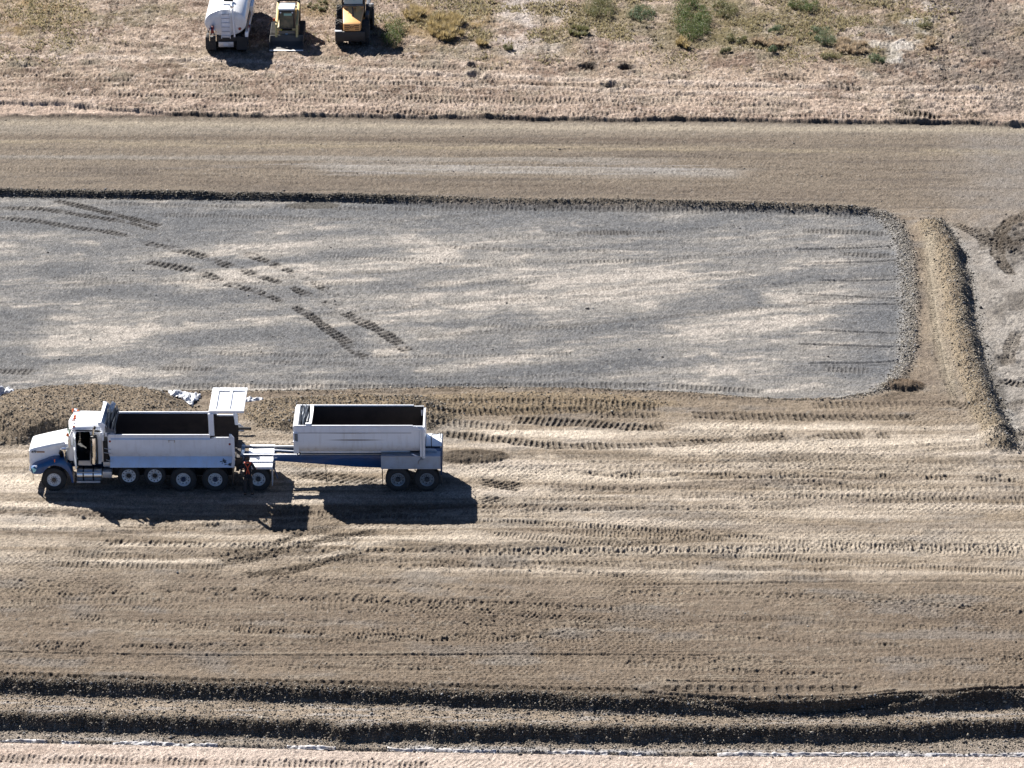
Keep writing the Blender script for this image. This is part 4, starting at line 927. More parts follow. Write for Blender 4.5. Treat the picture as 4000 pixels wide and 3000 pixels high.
# cab guard
gx = wx(384, Y0, 3.1); gx1 = wx(408, Y0, 3.1)
MB().plate([(gx, Y0 + .16, 3.17), (gx + .11, Y0 + .12, 3.20), (gx + .16, Y0 + 2.42, 3.20), (gx, Y0 + 2.42, 3.17)], (0, 0, -.05)).build('guard_edge', WHITE, T, .01)
MB().plate([(gx + .09, Y0 + .16, 3.14), (gx + .09, Y0 + 2.42, 3.14), (gx + .19, Y0 + 2.42, 2.86), (gx + .19, Y0 + .16, 2.86)], (.02, 0, 0)).build('guard_shade_face', mat('guard_shade_blue', (.22, .34, .56), .5), T)  # blue is the shaded half of the guard, put into the colour
MB().plate([(gx + .16, Y0 + .14, 2.90), (gx + .36, Y0 + .14, 3.02), (gx + .40, Y0 + 2.38, 3.02), (gx + .20, Y0 + 2.38, 2.90)], (0, 0, -.05)).build('guard_top', WHITE, T, .012)
MB().prism_y([(gx + .24, 2.5), (gx + .34, 2.5), (gx + .34, 3.0), (gx + .24, 2.95)], Y0 + .16, Y0 + 2.38).build('cab_guard', WHITE_TUB, T, .01)
for yo in (.06, 2.42):
    MB().prism_y([(gx - .02, 3.20), (gx + .10, 3.22), (gx + .30, 3.06), (gx + .22, 2.9), (gx + .20, 2.35), (gx + .12, 2.35), (gx + .12, 2.92), (gx - .02, 3.10)], Y0 + yo, Y0 + yo + .05).build('guard_bracket', WHITE_TUB, T, .01)
MB().lathe((wx(396, Y0, 2.6), Y0 - .03, Zc(1707)), (0, 0, 1), [(0, .05), (.02, .06), (.20, .06), (.23, .04)], 12).build('tarp_motor', WHITE, T)
# tarp bundle folded behind the guard
rnd = random.Random(3)
def pleats(par, x0, x1, ya, yb, z0, n, m_, amp=.14, drop=.0, name='tarp', seed=1):
    rg = random.Random(seed); t_ = MB(); NYp = 26; prof = []
    for k in range(n * 4 + 1):
        u = k / (n * 4); prof.append((x0 + (x1 - x0) * u, amp * (.5 + .5 * math.cos(2 * math.pi * k / 4)) + .04 * rg.random() - drop * u))
    loops = []
    for j in range(NYp):
        v = j / (NYp - 1); y_ = ya + (yb - ya) * v; sg = .05 * math.sin(3 * v + 1) - .09 * max(0, .12 - v) / .12
        row = [(px + .03 * math.sin(7 * v + k * .7), Y0 + y_, z0 + pz * (.75 + .25 * math.sin(4 * v + k)) + sg + .02 * rg.random()) for k, (px, pz) in enumerate(prof)]
        row += [(x1, Y0 + y_, z0 - .14 + sg), (x0, Y0 + y_, z0 - .14 + sg)]
        loops.append(row)
    return t_.loft(loops).build(name, m_, par, ang=60)
pleats(T, wx(409, Y0, 2.9), wx(446, Y0, 2.9), .12, 2.5, 2.90, 5, TARP, .26, .14, seed=2)
MB().plate([(wx(410, Y0, 3), Y0 + 1.75, 3.12), (wx(420, Y0, 3), Y0 + 2.35, 3.26), (wx(434, Y0, 3), Y0 + 2.4, 3.12), (wx(424, Y0, 3), Y0 + 1.7, 2.95)], (0, 0, .03)).build('tarp_flap', TARPL, T, .01)
MB().plate([(wx(408, Y0, 3), Y0 + .75, 2.98), (wx(416, Y0, 3), Y0 + .9, 3.03), (wx(424, Y0, 3), Y0 + .35, 2.80), (wx(416, Y0, 3), Y0 + .25, 2.76)], (0, 0, .03)).build('tarp_flap', TARPL, T, .01)
# brackets between cab and body
for py, x0b in ((1752, 408), (1768, 402), (1797, 414)): MB().tube([(X(x0b), Y0 + .12, Zc(py, .1)), (X(434), Y0 - .02, Zc(py, .1))], .018, 6).build('ladder_rung', ALUP, T)
MB().box(X(398), X(403), Y0 + .12, Y0 + .18, 1.35, 2.6).build('ladder_rail', ALUP, T)
box(T, 'hydraulic_tank', BLACK, X(402), X(422), .4, 2.1, 1.1, 2.2, .03)
box(T, 'hoist_frame', BLACK, X(400), X(900), .9, 1.6, 1.12, 1.38, .03)
# lights and damage
for px, py in ((432, 1724), (899, 1735)): MB().lathe((X(px), Y0 - .0, Zc(py)), (0, -1, 0), [(0, .05), (.02, .045), (.025, .001)], 14).build('side_marker', REDL, T)
MB().plate([(X(658), Y0 - .004, Zc(1719)), (X(686), Y0 - .004, Zc(1719)), (X(686), Y0 - .004, Zc(1727)), (X(658), Y0 - .004, Zc(1727))], (0, .006, 0)).build('latch_plate', WHITE_TUB, T, .003)
for px in (661, 683): box(T, 'latch', STEELD, X(px), X(px + 2.5), -.02, .0, Zc(1728), Zc(1719), 0)
# high-lift tailgate
tz_ = 3.62
tg = MB(); tg.box(X(815, 0, 3.6), X(952, 0, 3.6), Y0 + .10, Y0 + 2.78, tz_, tz_ + .05); gate = tg.build('tailgate', WHITE, T, .012)
# tailgate curved lip on the free side
rb = MB()
gx0, gx1_ = X(815, 0, 3.6), X(952, 0, 3.6)
rb.box(gx0, gx0 + .30, Y0 + .10, Y0 + 2.78, tz_ + .052, tz_ + .11); rb.box(gx1_ - .08, gx1_, Y0 + .10, Y0 + 2.78, tz_ + .052, tz_ + .11)
rb.box(gx0 + .78, gx0 + .90, Y0 + .35, Y0 + 2.45, tz_ + .052, tz_ + .105)
rb.box(gx0 + .302, gx1_ - .082, Y0 + .10, Y0 + .34, tz_ + .052, tz_ + .11); rb.box(gx0 + .302, gx1_ - .082, Y0 + 2.46, Y0 + 2.78, tz_ + .052, tz_ + .11)
rb.build('gate_rib', WHITE, gate, .012)
for yo in (.02, 2.48):
    MB().prism_y([(X(819), 2.60), (X(840), 2.60), (X(838), tz_ - .003), (X(817), tz_ - .003)], Y0 + yo, Y0 + yo + .08).build('gate_arm', WHITE_TUB, T, .01)
    MB().box(X(823), X(835), Y0 + yo - .03, Y0 + yo + .1, 2.48, 2.60).build('arm_foot', BLACK, T, .01)
MB().lathe((X(818.5), Y0 + .9, 3.35), (0, 0, 1), [(0, .03), (.03, .05), (.07, .05), (.10, .02)], 10).build('tarp_pulley', WHITE, T)
# hitch gear at the rear
for k in range(6):
    a = rnd.uniform(.6, 1.9); MB().tube([(X(918), Y0 + a, 1.15), (X(935), Y0 + a + .1, .7 + .1 * k % 3 * .2), (X(955), Y0 + a + rnd.uniform(-.2, .2), 1.05)], .02, 6).build('air_hose', BLACK, T)
for yo in (-.0, 2.1):
    MB().box(X(905), X(908), Y0 + yo + .0, Y0 + yo + .5, .25, 1.1).build('mud_flap', BLACK, T)
STAIN = mat('scrape', (.03, .03, .04), .8); rg = random.Random(9)
sm = MB()
for k in range(60):
    px, py = (rg.gauss(876, 6), rg.gauss(1803, 4)) if k < 34 else (rg.gauss(897, 4), rg.gauss(1812, 3))
    z_ = Zc(py, .1); t = (1.56 - z_) / .42; yo = .215 - .22 * t - .008; a = rg.uniform(.02, .07); b2 = rg.uniform(.008, .02)
    if 1.15 < z_ < 1.54: sm.add([(X(px) - a, Y0 + yo, z_), (X(px) + rg.uniform(-a, a), Y0 + yo - .005, z_ - b2), (X(px) + a, Y0 + yo, z_ + rg.uniform(-b2, b2)), (X(px), Y0 + yo + .004, z_ + b2)], [(0, 1, 2, 3)])
sm.build('scrape_mark', STAIN, T)
# weld seams and a bent rub rail on the dump body side
for k in range(5): box(T, 'weld_seam', WHITE_TUB, bx0 + .75 + k * .78, bx0 + .765 + k * .78, -.008, .0, 2.12, 2.40, 0)
box(T, 'side_rib', WHITE_TUB, bx0 + .05, bx2 - .2, -.004, .006, 2.385, 2.41, 0)

# ---------------------------------------------------------------- TRAILER
TT = thing('dump_trailer', 'white tub dump trailer on blue drawbar frame, open topped, behind the dump truck', 'trailer', (X(1500), Y0 + 1.25, 0))
STREAK = None
m = bpy.data.materials.new('trailer_side'); m.use_nodes = True; n = m.node_tree.nodes; l = m.node_tree.links; b = n['Principled BSDF']
b.inputs['Roughness'].default_value = .4; b.inputs['Coat Weight'].default_value = .3
g = n.new('ShaderNodeNewGeometry'); sx = n.new('ShaderNodeSeparateXYZ'); l.new(g.outputs['Position'], sx.inputs[0])
t = n.new('ShaderNodeTexNoise'); t.inputs['Scale'].default_value = 1.5; t.inputs['Detail'].default_value = 8; l.new(g.outputs['Position'], t.inputs['Vector'])
def M(op, a, b_=None, c_=None, cl=False):
    q = n.new('ShaderNodeMath'); q.operation = op; q.use_clamp = cl
    for i, v in enumerate((a, b_, c_)):
        if v is None: continue
        if isinstance(v, (int, float)): q.inputs[i].default_value = v
        else: l.new(v, q.inputs[i])
    return q.outputs[0]
def streak(px0, px1, py, half):
    xc = (X(px0) + X(px1)) / 2; hw = (X(px1) - X(px0)) / 2; z_ = Zc(py)
    u = M('DIVIDE', M('SUBTRACT', sx.outputs[0], xc), hw); wv = M('SUBTRACT', 1.0, M('MULTIPLY', u, u), cl=True)
    dz = M('ABSOLUTE', M('SUBTRACT', sx.outputs[2], z_)); th_ = M('MULTIPLY', wv, half)
    return M('MULTIPLY', M('SUBTRACT', 1.0, M('DIVIDE', dz, M('ADD', th_, .0005)), cl=True), wv)
s1 = streak(1230, 1510, 1693.5, .045); s2 = streak(1260, 1520, 1721.3, .04)
sm_ = M('MULTIPLY', M('ADD', s1, s2, cl=True), 1.3, cl=True)
lowd = n.new('ShaderNodeMapRange'); lowd.inputs[1].default_value = 1.7; lowd.inputs[2].default_value = 2.15; lowd.inputs[3].default_value = .85; lowd.inputs[4].default_value = 0
l.new(sx.outputs[2], lowd.inputs[0])
vv = n.new('ShaderNodeVectorMath'); vv.operation = 'MULTIPLY'; vv.inputs[1].default_value = (7, 7, .9); l.new(g.outputs['Position'], vv.inputs[0])
t3 = n.new('ShaderNodeTexNoise'); t3.inputs['Scale'].default_value = 1; t3.inputs['Detail'].default_value = 6; l.new(vv.outputs[0], t3.inputs['Vector'])
m3 = n.new('ShaderNodeMapRange'); m3.inputs[1].default_value = .5; m3.inputs[2].default_value = .8; m3.inputs[4].default_value = .3; l.new(t3.outputs[0], m3.inputs[0])
dsum = M('ADD', M('MULTIPLY_ADD', t.outputs[0], .2, m3.outputs[0]), M('MULTIPLY', lowd.outputs[0], .85), cl=True)
m1 = n.new('ShaderNodeMix'); m1.data_type = 'RGBA'; m1.inputs['A'].default_value = (.82, .86, .92, 1); m1.inputs['B'].default_value = (.42, .37, .32, 1); l.new(dsum, m1.inputs['Factor'])
m2 = n.new('ShaderNodeMix'); m2.data_type = 'RGBA'; m2.inputs['B'].default_value = (.06, .04, .035, 1); l.new(m1.outputs['Result'], m2.inputs['A']); l.new(sm_, m2.inputs['Factor'])
l.new(m2.outputs['Result'], b.inputs['Base Color']); TSIDE = m
tx0, tx1 = X(1149, .05, 2.5), X(1652, .05, 2.5)
P = [(.06, 3.03), (.07, 2.30), (.12, 2.02), (.26, 1.80), (.52, 1.68), (1.93, 1.68), (2.19, 1.80), (2.33, 2.02), (2.38, 2.30), (2.39, 3.03)]
Q = [(.11, 3.03), (.12, 2.30), (.17, 2.05), (.30, 1.85), (.54, 1.73), (1.91, 1.73), (2.15, 1.85), (2.28, 2.05), (2.33, 2.30), (2.34, 3.03)]
MB().prism_x([(Y0 + a, z_) for a, z_ in P + Q[::-1]], tx0, tx1).build('tub', TSIDE, TT, ang=30)
R_ = [(a + (.014 if a < 1.2 else -.014), z_ + (.014 if z_ < 1.8 else 0)) for a, z_ in Q]
MB().prism_x([(Y0 + a + (.002 if a < 1.2 else -.002), z_ + .002) for a, z_ in Q[:]] + [(Y0 + a, z_) for a, z_ in R_[::-1]], tx0 + .2, tx1 - .01).build('tub_liner', RUST, TT, ang=30)
for yo in (.03, 2.36): box(TT, 'top_rail', WHITE, tx0, X(1612, 0, 3), yo, yo + .07, 3.025, 3.075)
box(TT, 'side_channel', WHITE_TUB, X(1160), X(1618), .03, .07, 2.74, 3.02); box(TT, 'channel_groove', mat('groove', (.28, .3, .36), .6), X(1160), X(1608), .025, .032, 2.715, 2.738, 0)
# front wall with slanted cap
MB().prism_y([(tx0 - .03, 1.75), (tx0 + .20, 1.75), (tx0 + .20, 3.0), (tx0 + .17, 3.06), (tx0 + .0, 3.06), (tx0 - .05, 2.98)], Y0 + .08, Y0 + 2.37).build('front_wall', WHITE, TT, .012)
box(TT, 'front_bracket', WHITE_TUB, X(1147), X(1166), .0, .06, Zc(1727), Zc(1690), .01); box(TT, 'bracket_recess', mat('recess', (.16, .17, .18), .6), X(1152), X(1165), -.006, .002, Zc(1724), Zc(1694), .0)
MB().prism_y(XZ([(1144, 1722), (1152, 1720), (1164, 1727), (1146, 1728)], .0), Y0 - .05, Y0 - .008).build('front_step', WHITE, TT, .006)
# rolled tarp and bow at the front of the tub
pleats(TT, X(1170, 0, 3), X(1200, 0, 3), .14, 2.34, 3.06, 4, TARP, .13, .03, seed=6)
MB().loft([[(X(1203, 0, 3) + .02 * math.sin(3 * v), Y0 + .12 + 2.26 * v, 3.08 + .03 * math.sin(6 * v)), (X(1216, 0, 3) + .02 * math.sin(3 * v), Y0 + .12 + 2.26 * v, 3.10), (X(1215, 0, 3), Y0 + .12 + 2.26 * v, 3.0), (X(1203, 0, 3), Y0 + .12 + 2.26 * v, 2.98)] for v in [k / 12 for k in range(13)]]).build('tarp_bow', TARPL, TT)
box(TT, 'tarp_bracket', WHITE, X(1195), X(1216), .08, .22, 3.07, 3.14, .01)
# tailgate and rear posts
box(TT, 'tailgate', WHITE, tx1 + .0, tx1 + .08, .10, 2.34, 1.66, 2.97, .02)
for yo in (-.0, 2.32):
    MB().box(X(1641), X(1648.5), Y0 + yo, Y0 + yo + .10, Zc(1793), Zc(1681)).build('rear_post', WHITE, TT, .012)
    MB().box(X(1650), X(1661), Y0 + yo - .01, Y0 + yo + .14, Zc(1790), Zc(1677)).build('gate_post', WHITE, TT, .012)
MB().prism_y(XZ([(1612, 1666), (1622, 1665), (1640, 1675), (1648, 1676), (1648, 1683), (1612, 1683)], .0), Y0 + .02, Y0 + .08).build('corner_gusset', WHITE_TUB, TT, .008)
MB().prism_y(XZ([(1605, 1774), (1615, 1774), (1640, 1788), (1638, 1792)], .0), Y0 + .02, Y0 + .06).build('gate_link', WHITE_TUB, TT, .006)
MB().tube([(X(1655), Y0 - .02, Zc(1793)), (X(1640), Y0 - .03, Zc(1796)), (X(1634), Y0 - .03, Zc(1803)), (X(1634), Y0 - .03, Zc(1812))], .02, 8).build('latch_hook', STEELD, TT)
# frame: two tapering beams
for yo in (.72, 1.66):
    MB().box(X(925, .7, 1.4), X(1066, .7, 1.4), Y0 + yo, Y0 + yo + .08, 1.32, 1.40).build('drawbar_rail', FRAMEBLUE, TT, .006)
    MB().prism_y([(X(1067, .7, 1.2), 1.38), (X(1500, .7, 1.2), 1.38), (X(1720, .7), 1.38), (X(1720, .7), .86), (X(1492, .7), .80), (X(1400, .7), .83), (X(1200, .7), 1.02), (X(1067, .7), 1.13)], Y0 + yo, Y0 + yo + .10).build('frame_beam', BLUE if yo < 1 else FRAMEBLUE, TT, .008)
    MB().box(X(925, .7, 1.4), X(1720, .7, 1.4), Y0 + yo + .0, Y0 + yo + .075, 1.402, 1.43).build('slide_rail', ALUP, TT, .004)
box(TT, 'tub_runner', WHITE_TUB, X(1166), X(1600), .55, .66, 1.56, 1.68); box(TT, 'far_runner', WHITE_TUB, X(1166), X(1650), 1.8, 1.9, 1.56, 1.68)
for px in (1165, 1650): MB().lathe((X(px), Y0 + .50, 1.55), (0, 1, 0), [(0, .03), (0, .08), (.05, .08)], 16, False).build('runner_wheel', BLACK, TT)
box(TT, 'tub_underframe', FRAMEBLUE, X(1160), X(1710), .95, 1.6, 1.2, 1.54)
MB().tube([(X(1068, 1.2, 1.4), Y0 + 1.25, 1.42), (X(1150, 1.0, 1.4), Y0 + 1.02, 1.46)], .028, 8).build('push_rod', WHITE, TT)
MB().tube([(X(985, 1.2, 1.4), Y0 + 1.45, 1.40), (X(1150, 1.3, 1.4), Y0 + 1.50, 1.42)], .02, 6).build('drive_chain', STEELD, TT)
# rear fender, deck, tank
fx0, fx1 = X(1488), X(1721)
box(TT, 'fender', GREYPAINT, fx0, fx1, .0, .03, 1.075, 1.60, .01)
box(TT, 'fender_top', GREYPAINT, fx0, fx1, .032, .62, 1.60, 1.625, .01); box(TT, 'fender_lip', ALUP, fx0, fx1, -.02, .02, 1.05, 1.075, .004); box(TT, 'fender_trim', ALUP, fx0, fx1, -.012, .03, 1.605, 1.635, .004)
box(TT, 'far_fender', GREYPAINT, fx0, fx1, 2.42, 2.45, 1.075, 1.62, .01); box(TT, 'far_fender_top', GREYPAINT, fx0, fx1, 1.85, 2.418, 1.60, 1.625, .01)
box(TT, 'rear_deck', WHITE, X(1664, 1.6, 1.6), X(1726, 1.6, 1.6), 1.05, 2.42, 1.66, 1.70, .015)
box(TT, 'rear_bulkhead', BLUE, X(1668, .6), X(1722, .6), .62, 1.04, 1.1, 1.62, .02)
bm_ = [(X(1660), 1.66 + .0)]
MB().prism_y(XZ([(1656, 1750), (1695, 1751), (1706, 1757), (1710, 1766), (1709, 1779), (1704, 1779), (1702, 1770), (1694, 1764), (1656, 1763)], .62), Y0 + .56, Y0 + .60).build('tank_guard', GREYPAINT, TT, .006)
box(TT, 'rear_bumper', FRAMEBLUE, X(1721), X(1727), .02, 2.43, .75, 1.66, .01)
MB().tube([(X(1685, .9), Y0 + .9, 1.60), (X(1685, .9), Y0 + .9, 2.22), (X(1690, .9), Y0 + 1.0, 2.26), (X(1708, .9), Y0 + 1.4, 2.1), (X(1720, 1.2), Y0 + 1.8, 2.0), (X(1721, 1.4), Y0 + 1.9, 1.7)], .02, 7).build('hand_rail', BLACK, TT)
# wheels
for px in (1554.5, 1668):
    for s_, yo in ((1, .0), (-1, 2.45)):
        wheel(TT, X(px, 0, .5), yo, .53, .53, 'dirty', s_, .27)
        c = (X(px, 0, .5), Y0 + yo + s_ * .31, .53)
        MB().lathe(c, (0, s_, 0), [(0, .3), (0, .48), (.04, .525), (.22, .525), (.26, .48), (.26, .3)], 32, False).build('inner_tyre', RUBBER, TT, at=c)
    MB().cyl((X(px), Y0 + .3, .53), (X(px), Y0 + 2.2, .53), .07, n=10).build('axle', BLACK, TT)
    for yo in (.74, 1.7): MB().prism_y([(X(px) - .5, .85), (X(px) + .5, .85), (X(px) + .12, .5), (X(px) - .12, .5)], Y0 + yo, Y0 + yo + .08).build('spring_hanger', FRAMEBLUE, TT)
for px in (1491, 1723):
    for yo in (.03, 1.85): MB().box(X(px), X(px + 2), Y0 + yo, Y0 + yo + .55, .25, 1.06).build('mud_flap', BLACK, TT)
MB().tube([(X(1272, .7), Y0 + .74, .95), (X(1272, .7), Y0 + .70, .5), (X(1276, .7), Y0 + .6, .08)], .018, 6).build('hanging_hose', BLACK, TT)
box(TT, 'frame_label', WHITE_TUB, X(1072, .7), X(1082, .7), .71, .722, 1.25, 1.30, 0)
# dolly
box(TT, 'dolly_deck', WHITE, X(962), X(1063), .0, 2.5, 1.11, 1.15, .03)
for px in (1008.5,):
    for s_, yo in ((1, .04), (-1, 2.46)):
        wheel(TT, X(px, 0, .5), yo, .53, .53, 'dirty2', s_, .27)
        c = (X(px, 0, .5), Y0 + yo + s_ * .31, .53)
        MB().lathe(c, (0, s_, 0), [(0, .3), (0, .48), (.04, .525), (.22, .525), (.26, .48), (.26, .3)], 32, False).build('inner_tyre', RUBBER, TT, at=c)
    MB().cyl((X(px), Y0 + .3, .53), (X(px), Y0 + 2.2, .53), .07, n=10).build('axle', BLACK, TT)
for yo in (.6, 1.6): box(TT, 'dolly_frame', FRAMEBLUE, X(930), X(1070), yo, yo + .3, .75, 1.10)
MB().cyl((X(938, 1.2), Y0 + 1.25, .9), (X(938, 1.2), Y0 + 1.25, 1.40), .2, n=18).build('turntable', FRAMEBLUE, TT)
box(TT, 'dolly_headstock', FRAMEBLUE, X(924, 1.2), X(955, 1.2), .55, 1.95, 1.18, 1.42, .02)
box(TT, 'dolly_fender_lip', WHITE_TUB, X(962), X(1063), -.012, .006, 1.04, 1.145, .004)
for yo in (.03, 1.9): MB().box(X(1060), X(1063), Y0 + yo, Y0 + yo + .5, .25, 1.10).build('mud_flap', GREYPAINT, TT)
MB().tube([(X(1064), Y0 + .3, 1.05), (X(1075), Y0 + .2, .8), (X(1083), Y0 + .1, .55)], .035, 7).build('air_line', FRAMEBLUE, TT)
# ---------------------------------------------------------------- PERSON at the hitch, seen from behind
def skin(name, joints, edges, root, m_, par=None, loc=(0, 0, 0), sub=2):
    me = bpy.data.meshes.new(name); names = list(joints); idx = {k: i for i, k in enumerate(names)}
    o3 = org(par) if par else Vector((0, 0, 0))
    me.from_pydata([joints[k][0] for k in names], [(idx[a], idx[b_]) for a, b_ in edges], [])
    o = bpy.data.objects.new(name, me); C.objects.link(o)
    md = o.modifiers.new('skin', 'SKIN'); md.use_smooth_shade = True
    sk = me.skin_vertices[0].data
    for k in names:
        r = joints[k][1]; sk[idx[k]].radius = (r, r) if not isinstance(r, tuple) else r; sk[idx[k]].use_root = (k == root)
    s2 = o.modifiers.new('sub', 'SUBSURF'); s2.levels = sub; s2.render_levels = sub
    dg = bpy.context.evaluated_depsgraph_get(); me2 = bpy.data.meshes.new_from_object(o.evaluated_get(dg))
    bpy.data.objects.remove(o)
    me2.materials.clear(); me2.materials.append(m_)
    for p in me2.polygons: p.use_smooth = True
    o = bpy.data.objects.new(name, me2); C.objects.link(o)
    if par: o.parent = par
    return o
SKIN = mat('skin', (.42, .22, .14), .55); SHIRT = mat('black_shirt', (.014, .015, .02), .9, noise=.4, nscale=9)
PANTS = mat('dark_trousers', (.045, .038, .036), .9, noise=.3, nscale=9); HIVIS = mat('orange_harness', (.50, .055, .012), .6)
HAIR = mat('dark_hair', (.055, .035, .025), .8); BOOT = mat('boot', (.05, .035, .02), .8)
px_p, py_p = X(969, -.45, 1), Y0 - .46
PS = thing('person', 'person in black shirt and orange cross-back suspenders standing with back turned at trailer hitch', 'person', (px_p, py_p, 0))
J = {'pel': ((0, 0, .98), (.15, .11)), 'wst': ((0, .01, 1.12), (.135, .10)), 'che': ((0, .03, 1.34), (.17, .115)), 'nkb': ((0, .04, 1.50), (.09, .08)), 'nk': ((0, .06, 1.57), .055), 'hd': ((0, .085, 1.66), (.078, .09)), 'ht': ((.0, .09, 1.76), (.075, .085)),
     'hl': ((-.10, 0, .93), .085), 'kl': ((-.13, .04, .52), .062), 'al': ((-.15, -.01, .10), .045), 'fl': ((-.16, .14, .045), .04),
     'hr': ((.10, 0, .93), .085), 'kr': ((.12, .05, .52), .062), 'ar': ((.16, .02, .10), .045), 'fr': ((.17, .17, .045), .04),
     'sl': ((-.19, .03, 1.45), .062), 'el': ((-.30, .06, 1.20), .046), 'wl': ((-.24, .28, 1.10), .031), 'ml': ((-.22, .36, 1.08), (.038, .022)),
     'sr': ((.19, .03, 1.45), .062), 'er': ((.31, .04, 1.20), .046), 'wr': ((.33, .24, 1.12), .031), 'mr': ((.33, .32, 1.12), (.038, .022))}
E = [('pel', 'wst'), ('wst', 'che'), ('che', 'nkb'), ('nkb', 'nk'), ('nk', 'hd'), ('hd', 'ht'), ('pel', 'hl'), ('hl', 'kl'), ('kl', 'al'), ('al', 'fl'), ('pel', 'hr'), ('hr', 'kr'), ('kr', 'ar'), ('ar', 'fr'),
     ('nkb', 'sl'), ('sl', 'el'), ('el', 'wl'), ('wl', 'ml'), ('nkb', 'sr'), ('sr', 'er'), ('er', 'wr'), ('wr', 'mr')]
for s_, hk in (('l', (-.22, .36, 1.08)), ('r', (.33, .32, 1.12))):
    for k, (dx, ln) in enumerate(((-.030, .068), (-.010, .078), (.010, .074), (.030, .058))):
        b0 = Vector(hk); p1 = b0 + Vector((dx, ln * .6, -.004)); p2 = b0 + Vector((dx * 1.1, ln, -.03))
        J[f'f{s_}{k}a'] = (tuple(p1), .0095); J[f'f{s_}{k}b'] = (tuple(p2), .0080)
        E += [('m' + s_, f'f{s_}{k}a'), (f'f{s_}{k}a', f'f{s_}{k}b')]
    sg = 1 if s_ == 'l' else -1; b0 = Vector(hk)
    J[f't{s_}a'] = (tuple(b0 + Vector((sg * .045, -.01, -.01))), .011); J[f't{s_}b'] = (tuple(b0 + Vector((sg * .055, .03, -.03))), .009)
    E += [('m' + s_, f't{s_}a'), (f't{s_}a', f't{s_}b')]
skin('body', J, E, 'pel', SKIN, PS)
g_ = lambda k, f=1.0, d=.012: (J[k][0], tuple(v * f + d for v in J[k][1]) if isinstance(J[k][1], tuple) else J[k][1] * f + d)
JS = {k: g_(k) for k in ('pel', 'wst', 'che', 'nkb', 'sl', 'el', 'sr', 'er')}
JS['hem'] = ((0, 0, .93), (.17, .13)); JS['nkb'] = ((0, .04, 1.50), (.105, .09)); JS['cl'] = (tuple(Vector(J['el'][0]).lerp(Vector(J['wl'][0]), .45)), .055); JS['cr'] = (tuple(Vector(J['er'][0]).lerp(Vector(J['wr'][0]), .45)), .055)
skin('shirt', JS, [('hem', 'pel'), ('pel', 'wst'), ('wst', 'che'), ('che', 'nkb'), ('nkb', 'sl'), ('sl', 'el'), ('nkb', 'sr'), ('sr', 'er'), ('el', 'cl'), ('er', 'cr')], 'pel', SHIRT, PS)
JP = {k: g_(k, 1, .02) for k in ('pel', 'hl', 'kl', 'hr', 'kr')}; JP['al'] = (J['al'][0], .075); JP['ar'] = (J['ar'][0], .075); JP['wb'] = ((0, .005, 1.06), (.165, .125))
skin('trousers', JP, [('wb', 'pel'), ('pel', 'hl'), ('hl', 'kl'), ('kl', 'al'), ('pel', 'hr'), ('hr', 'kr'), ('kr', 'ar')], 'pel', PANTS, PS)
for s_ in 'lr':
    a = J['a' + s_][0]; f = J['f' + s_][0]
    skin('boot', {'a': (a, .062), 'h': ((a[0], a[1] - .02, .05), .055), 'f': ((f[0], f[1] + .02, .045), (.055, .042))}, [('a', 'h'), ('h', 'f')], 'h', BOOT, PS)
# hair and cap of the head
skin('hair', {'a': ((0, .07, 1.70), (.086, .085)), 'b': ((0, .075, 1.775), (.084, .09)), 'c': ((0, .045, 1.63), (.07, .05))}, [('a', 'b'), ('a', 'c')], 'a', HAIR, PS)
fc_ = MB()   # face features, turned away from the camera
fc_.lathe((0 + px_p, py_p + .185, 1.68), (0, 1, 0), [(-.03, .016), (0, .012), (.012, .004)], 8); fc_.build('nose', SKIN, PS)
for sx_ in (-.03, .03): MB().lathe((px_p + sx_, py_p + .168, 1.705), (0, 1, 0), [(0, .012), (.008, .004)], 8).build('eye', BLACK, PS)
MB().box(px_p - .025, px_p + .025, py_p + .17, py_p + .176, 1.625, 1.635).build('mouth', mat('lips', (.25, .08, .07), .6), PS)
for sx_ in (-.088, .088): MB().lathe((px_p + sx_, py_p + .08, 1.68), (1, 0, 0), [(-.01, .03), (.01, .028)], 10).build('ear', SKIN, PS)
# cross-back suspenders lie just outside the shirt's back
def strap(pts, wd, name='suspenders'):
    pts = [Vector(p) + Vector((px_p, py_p, 0)) for p in pts]; a, b_ = [], []
    for i, p in enumerate(pts):
        d = (pts[min(i + 1, len(pts) - 1)] - pts[max(i - 1, 0)]).normalized(); s_ = d.cross(Vector((0, 1, 0))).normalized() * wd
        a.append(p - s_); b_.append(p + s_)
    lo = [[tuple(a[i]), tuple(b_[i]), tuple(b_[i] + Vector((0, -.012, 0))), tuple(a[i] + Vector((0, -.012, 0)))] for i in range(len(pts))]
    MB().loft(lo).build(name, HIVIS, PS)
strap([(-.15, .02, 1.575), (-.12, -.055, 1.53), (-.06, -.105, 1.44), (0, -.118, 1.33), (.035, -.122, 1.2), (.06, -.125, 1.06)], .022)
strap([(.15, .02, 1.575), (.12, -.055, 1.53), (.06, -.105, 1.44), (0, -.120, 1.33), (-.035, -.122, 1.2), (-.06, -.125, 1.06)], .022)
strap([(-.10, -.02, 1.575), (0, -.045, 1.56), (.10, -.02, 1.575)], .028, 'collar_strap')

